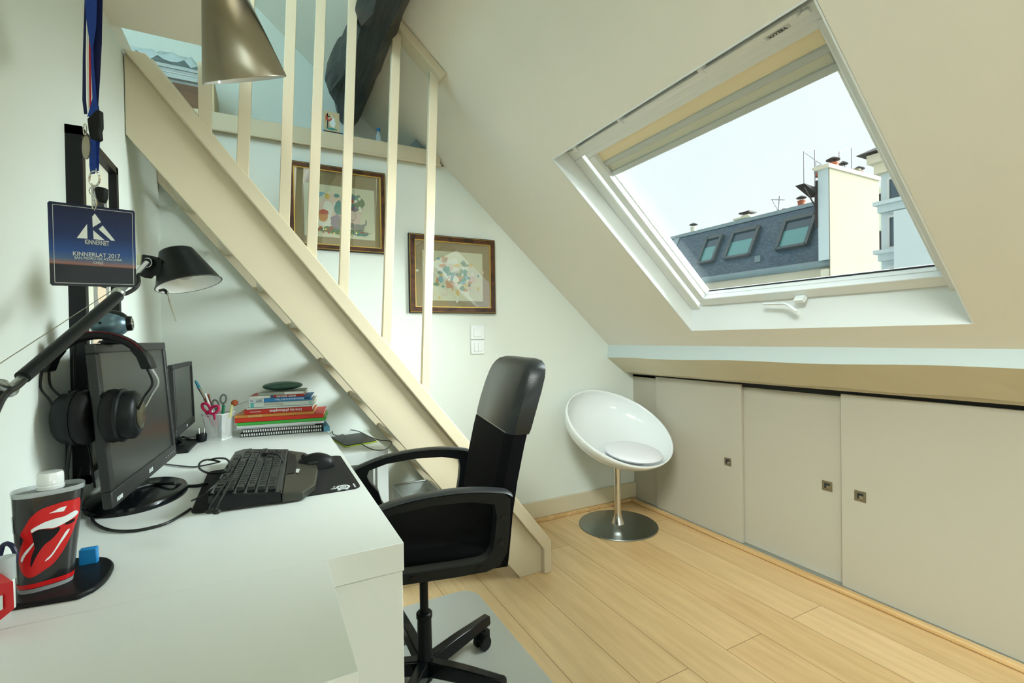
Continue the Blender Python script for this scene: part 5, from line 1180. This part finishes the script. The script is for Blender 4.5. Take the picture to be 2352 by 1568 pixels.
for ya, yb in ((11.65, 12.28), (10.2, 11.15), (8.36, 9.27)):
    w_ = part('roof_window', ob, M['skyframe'], lambda b: (b.prism([rf_(ya - .05, 3.68, .14), rf_(ya - .05, 4.68, .14), rf_(ya + .05, 4.68, .14), rf_(ya + .05, 3.68, .14)], V((.883, 0, -.469)) * .14), b.prism([rf_(yb - .05, 3.68, .14), rf_(yb - .05, 4.68, .14), rf_(yb + .05, 4.68, .14), rf_(yb + .05, 3.68, .14)], V((.883, 0, -.469)) * .14), b.prism([rf_(ya, 4.58, .14), rf_(ya, 4.70, .14), rf_(yb, 4.70, .14), rf_(yb, 4.58, .14)], V((.883, 0, -.469)) * .14), b.prism([rf_(ya, 3.66, .14), rf_(ya, 3.73, .14), rf_(yb, 3.73, .14), rf_(yb, 3.66, .14)], V((.883, 0, -.469)) * .14)))
    part('pane', w_, M['winshade'], lambda b: b.prism([rf_(ya, 4.28, .08), rf_(ya, 4.60, .08), rf_(yb, 4.60, .08), rf_(yb, 4.28, .08)], V((.883, 0, -.469)) * .03))
    part('lowered_shade', w_, M['darkglass'], lambda b: b.prism([rf_(ya, 3.72, .08), rf_(ya, 4.29, .08), rf_(yb, 4.29, .08), rf_(yb, 3.72, .08)], V((.883, 0, -.469)) * .03))
part('roof_vent', ob, M['zinc'], lambda b: b.box((XW + .13, 9.75, 3.42), (XW + .35, 9.95, 3.62)))
pw = thing('party_wall', 'tall cream chimney wall rising beside the slate roof', 'wall', (14.5, 7.4, -1))
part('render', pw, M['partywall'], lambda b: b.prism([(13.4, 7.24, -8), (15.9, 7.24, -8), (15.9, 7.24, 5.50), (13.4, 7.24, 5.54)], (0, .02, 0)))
part('end_face', pw, M['bluewall'], lambda b: b.box((13.4, 7.262, ZE - .05), (15.9, 7.54, 5.5)))
part('lower_end', pw, M['facade'], lambda b: b.box((13.42, 7.262, -8), (15.9, 7.5, ZE - .3)))
part('coping', pw, M['facade'], lambda b: b.box((13.3, 7.2, 5.5), (16.0, 7.6, 5.6)))
part('maintenance_platform', pw, M['soot'], lambda b: (b.prism([(12.82, 7.56, 5.1), (13.5, 7.56, 5.05), (13.5, 7.56, 4.85)], (0, .25, 0)), b.box((13.38, 7.54, 4.0), (13.42, 7.62, 5.25)), b.cyl((12.85, 7.58, 5.0), (13.4, 7.58, 4.5), .02, n=6)))
M['thin'] = mat('thin_grey_rail', hx(120, 120, 122), .6)
part('railing', pw, M['thin'], lambda b: [b.cyl(p_, q__, .012, n=6) for p_, q__ in (((12.84, 7.58, 5.1), (12.84, 7.58, 5.95)), ((12.84, 7.58, 5.95), (13.34, 7.58, 6.1)), ((13.34, 7.58, 6.1), (13.34, 7.58, 5.1)), ((12.84, 7.58, 5.95), (13.9, 7.7, 5.8)), ((13.6, 7.7, 5.5), (13.6, 7.7, 5.85)),
    ((14.75, 7.7, 5.6), (14.75, 7.7, 6.3)), ((14.75, 7.7, 6.3), (15.4, 7.7, 6.55)), ((15.4, 7.7, 6.55), (15.4, 7.7, 5.6)), ((15.4, 7.7, 5.95), (16.2, 7.7, 5.9)), ((15.95, 7.7, 5.9), (15.95, 7.7, 5.4)))])
def pot(x, y, z, r, h, mm, hat=True, name='chimney_pot', label='', grp='chimney pots on the party wall'):
    t = thing(name, label, 'chimney pot', (x, y, z), grp)
    part('pot', t, mm, lambda b: b.lathe([(r, 0), (r * .92, h), (r * 1.05, h), (r * 1.05, h + .04)], mtx=Matrix.Translation((x, y, z)), n=16))
    if hat: part('cowl', t, M['soot'], lambda b: (b.lathe([(r * .3, h + .17), (r * 1.3, h + .12), (r * 1.35, h + .14), (r * .3, h + .21)], mtx=Matrix.Translation((x, y, z)), n=12), b.cyl((x - r * .6, y, z + h), (x - r * .6, y, z + h + .16), .01, n=6), b.cyl((x + r * .6, y, z + h), (x + r * .6, y, z + h + .16), .01, n=6)))
pot(13.92, 7.42, 5.6, .13, .12, M['terracotta'], label='left terracotta chimney pot with dark cowl on the party wall')
pot(14.20, 7.95, 5.6, .12, .10, M['terracotta'], label='middle terracotta chimney pot with dark cowl on the party wall')
pot(14.38, 7.40, 5.55, .09, .12, M['zinc'], label='grey metal flue with dark cowl right of the terracotta pots')
pot(14.93, 7.40, 5.55, .15, .12, M['partywall'], False, label='squat cream chimney pot without cowl on the party wall')
pot(15.18, 7.40, 5.55, .11, .10, M['terracotta'], label='rightmost terracotta pot on the party wall')
pot(16.2, 14.2, 5.25, .13, .38, M['facade'], label='slim cream flue with dark cowl at the far left of the slate roof', grp='flues on the slate roof')
pot(16.2, 9.65, 5.25, .12, .30, M['terracotta'], label='terracotta flue with dark cowl on the slate roof next to the party wall', grp='flues on the slate roof')
pot(16.2, 10.25, 5.2, .08, .22, M['terracotta'], False, label='short terracotta flue without cowl on the slate roof', grp='flues on the slate roof')
t = thing('chimney_stack', 'cream square chimney stack with a capped top on the slate roof', 'chimney', (16.2, 11.6, 5.0))
part('stack', t, M['facade'], lambda b: (b.box((15.9, 11.4, 5.2), (16.4, 11.9, 5.40)), b.box((15.8, 11.3, 5.40), (16.5, 12.0, 5.46)), b.box((16.0, 11.5, 5.46), (16.3, 11.8, 5.56))))
part('cap', t, M['soot'], lambda b: b.box((15.95, 11.42, 5.62), (16.38, 11.86, 5.67)))
tag(part('television_aerial', None, M['thin'], lambda b: (b.cyl((16.2, 10.5, 5.1), (16.2, 10.42, 5.95), .018, n=6), b.cyl((16.0, 10.6, 5.85), (16.3, 10.3, 5.8), .012, n=6), b.cyl((16.2, 10.45, 5.4), (16.2, 10.7, 5.9), .012, n=6))), 'thin grey television aerial above the slate roof', 'aerial')
rb_ = thing('building', 'pale blue building with bracketed window cornices at the right', 'building', (11.8, 4.5, -1))
part('wall', rb_, M['bluewall'], lambda b: b.box((11.5, 2.5, -8), (12.2, 5.20, 4.7)))
part('roof_eave', rb_, M['soot'], lambda b: b.prism([(11.05, 2.5, 4.80), (12.3, 2.5, 5.3), (12.3, 2.5, 4.8)], (0, 2.95, 0)))
part('eave_moulding', rb_, M['facade'], lambda b: (b.box((11.2, 2.5, 4.60), (11.6, 5.32, 4.78)), b.box((11.35, 2.5, 4.40), (11.6, 5.26, 4.6))))
for z_ in (3.62, 2.62):
    part('sill_cornice', rb_, M['bluewall'], lambda b: (b.box((11.25, 2.5, z_ + .10), (11.6, 5.24, z_ + .18)), b.box((11.35, 2.5, z_ - .04), (11.6, 5.20, z_ + .10))))
for za, zb in ((3.82, 4.24), (2.86, 3.46), (1.6, 2.42)):
    w_ = part('window', rb_, M['vgrey'], lambda b: (b.box((11.44, 4.20, za - .04), (11.52, 5.07, za)), b.box((11.44, 4.20, zb), (11.52, 5.07, zb + .05)), b.box((11.44, 5.03, za), (11.52, 5.07, zb)), b.box((11.46, 4.55, za), (11.50, 4.6, zb))))
    part('pane', w_, M['winshade'], lambda b: b.box((11.475, 4.2, za), (11.485, 5.04, zb)))
tag(part('flank_wall', None, M['bluewall'], lambda b: b.box((10.5, .5, -8), (10.9, 4.545, 3.37))), 'blank pale blue wall in front of the right hand building', 'wall')
wb = thing('building', 'narrow cream building with dark shutters seen between the walls', 'building', (19, 8, 0))
part('wall', wb, M['facade'], lambda b: b.box((18.5, 7.5, -8), (19.5, 9.9, 6.0)))
part('shutter', wb, M['soot'], lambda b: b.box((18.45, 8.25, 5.3), (18.5, 8.62, 5.75)))
part('shutter', wb, M['soot'], lambda b: b.box((18.45, 8.25, 3.8), (18.5, 8.62, 4.5)))
struct(part('ground_outside', None, mat('grey_paving', hx(120, 120, 116), .9), lambda b: b.box((XC + 1, -20, -8.2), (40, 40, -8))))
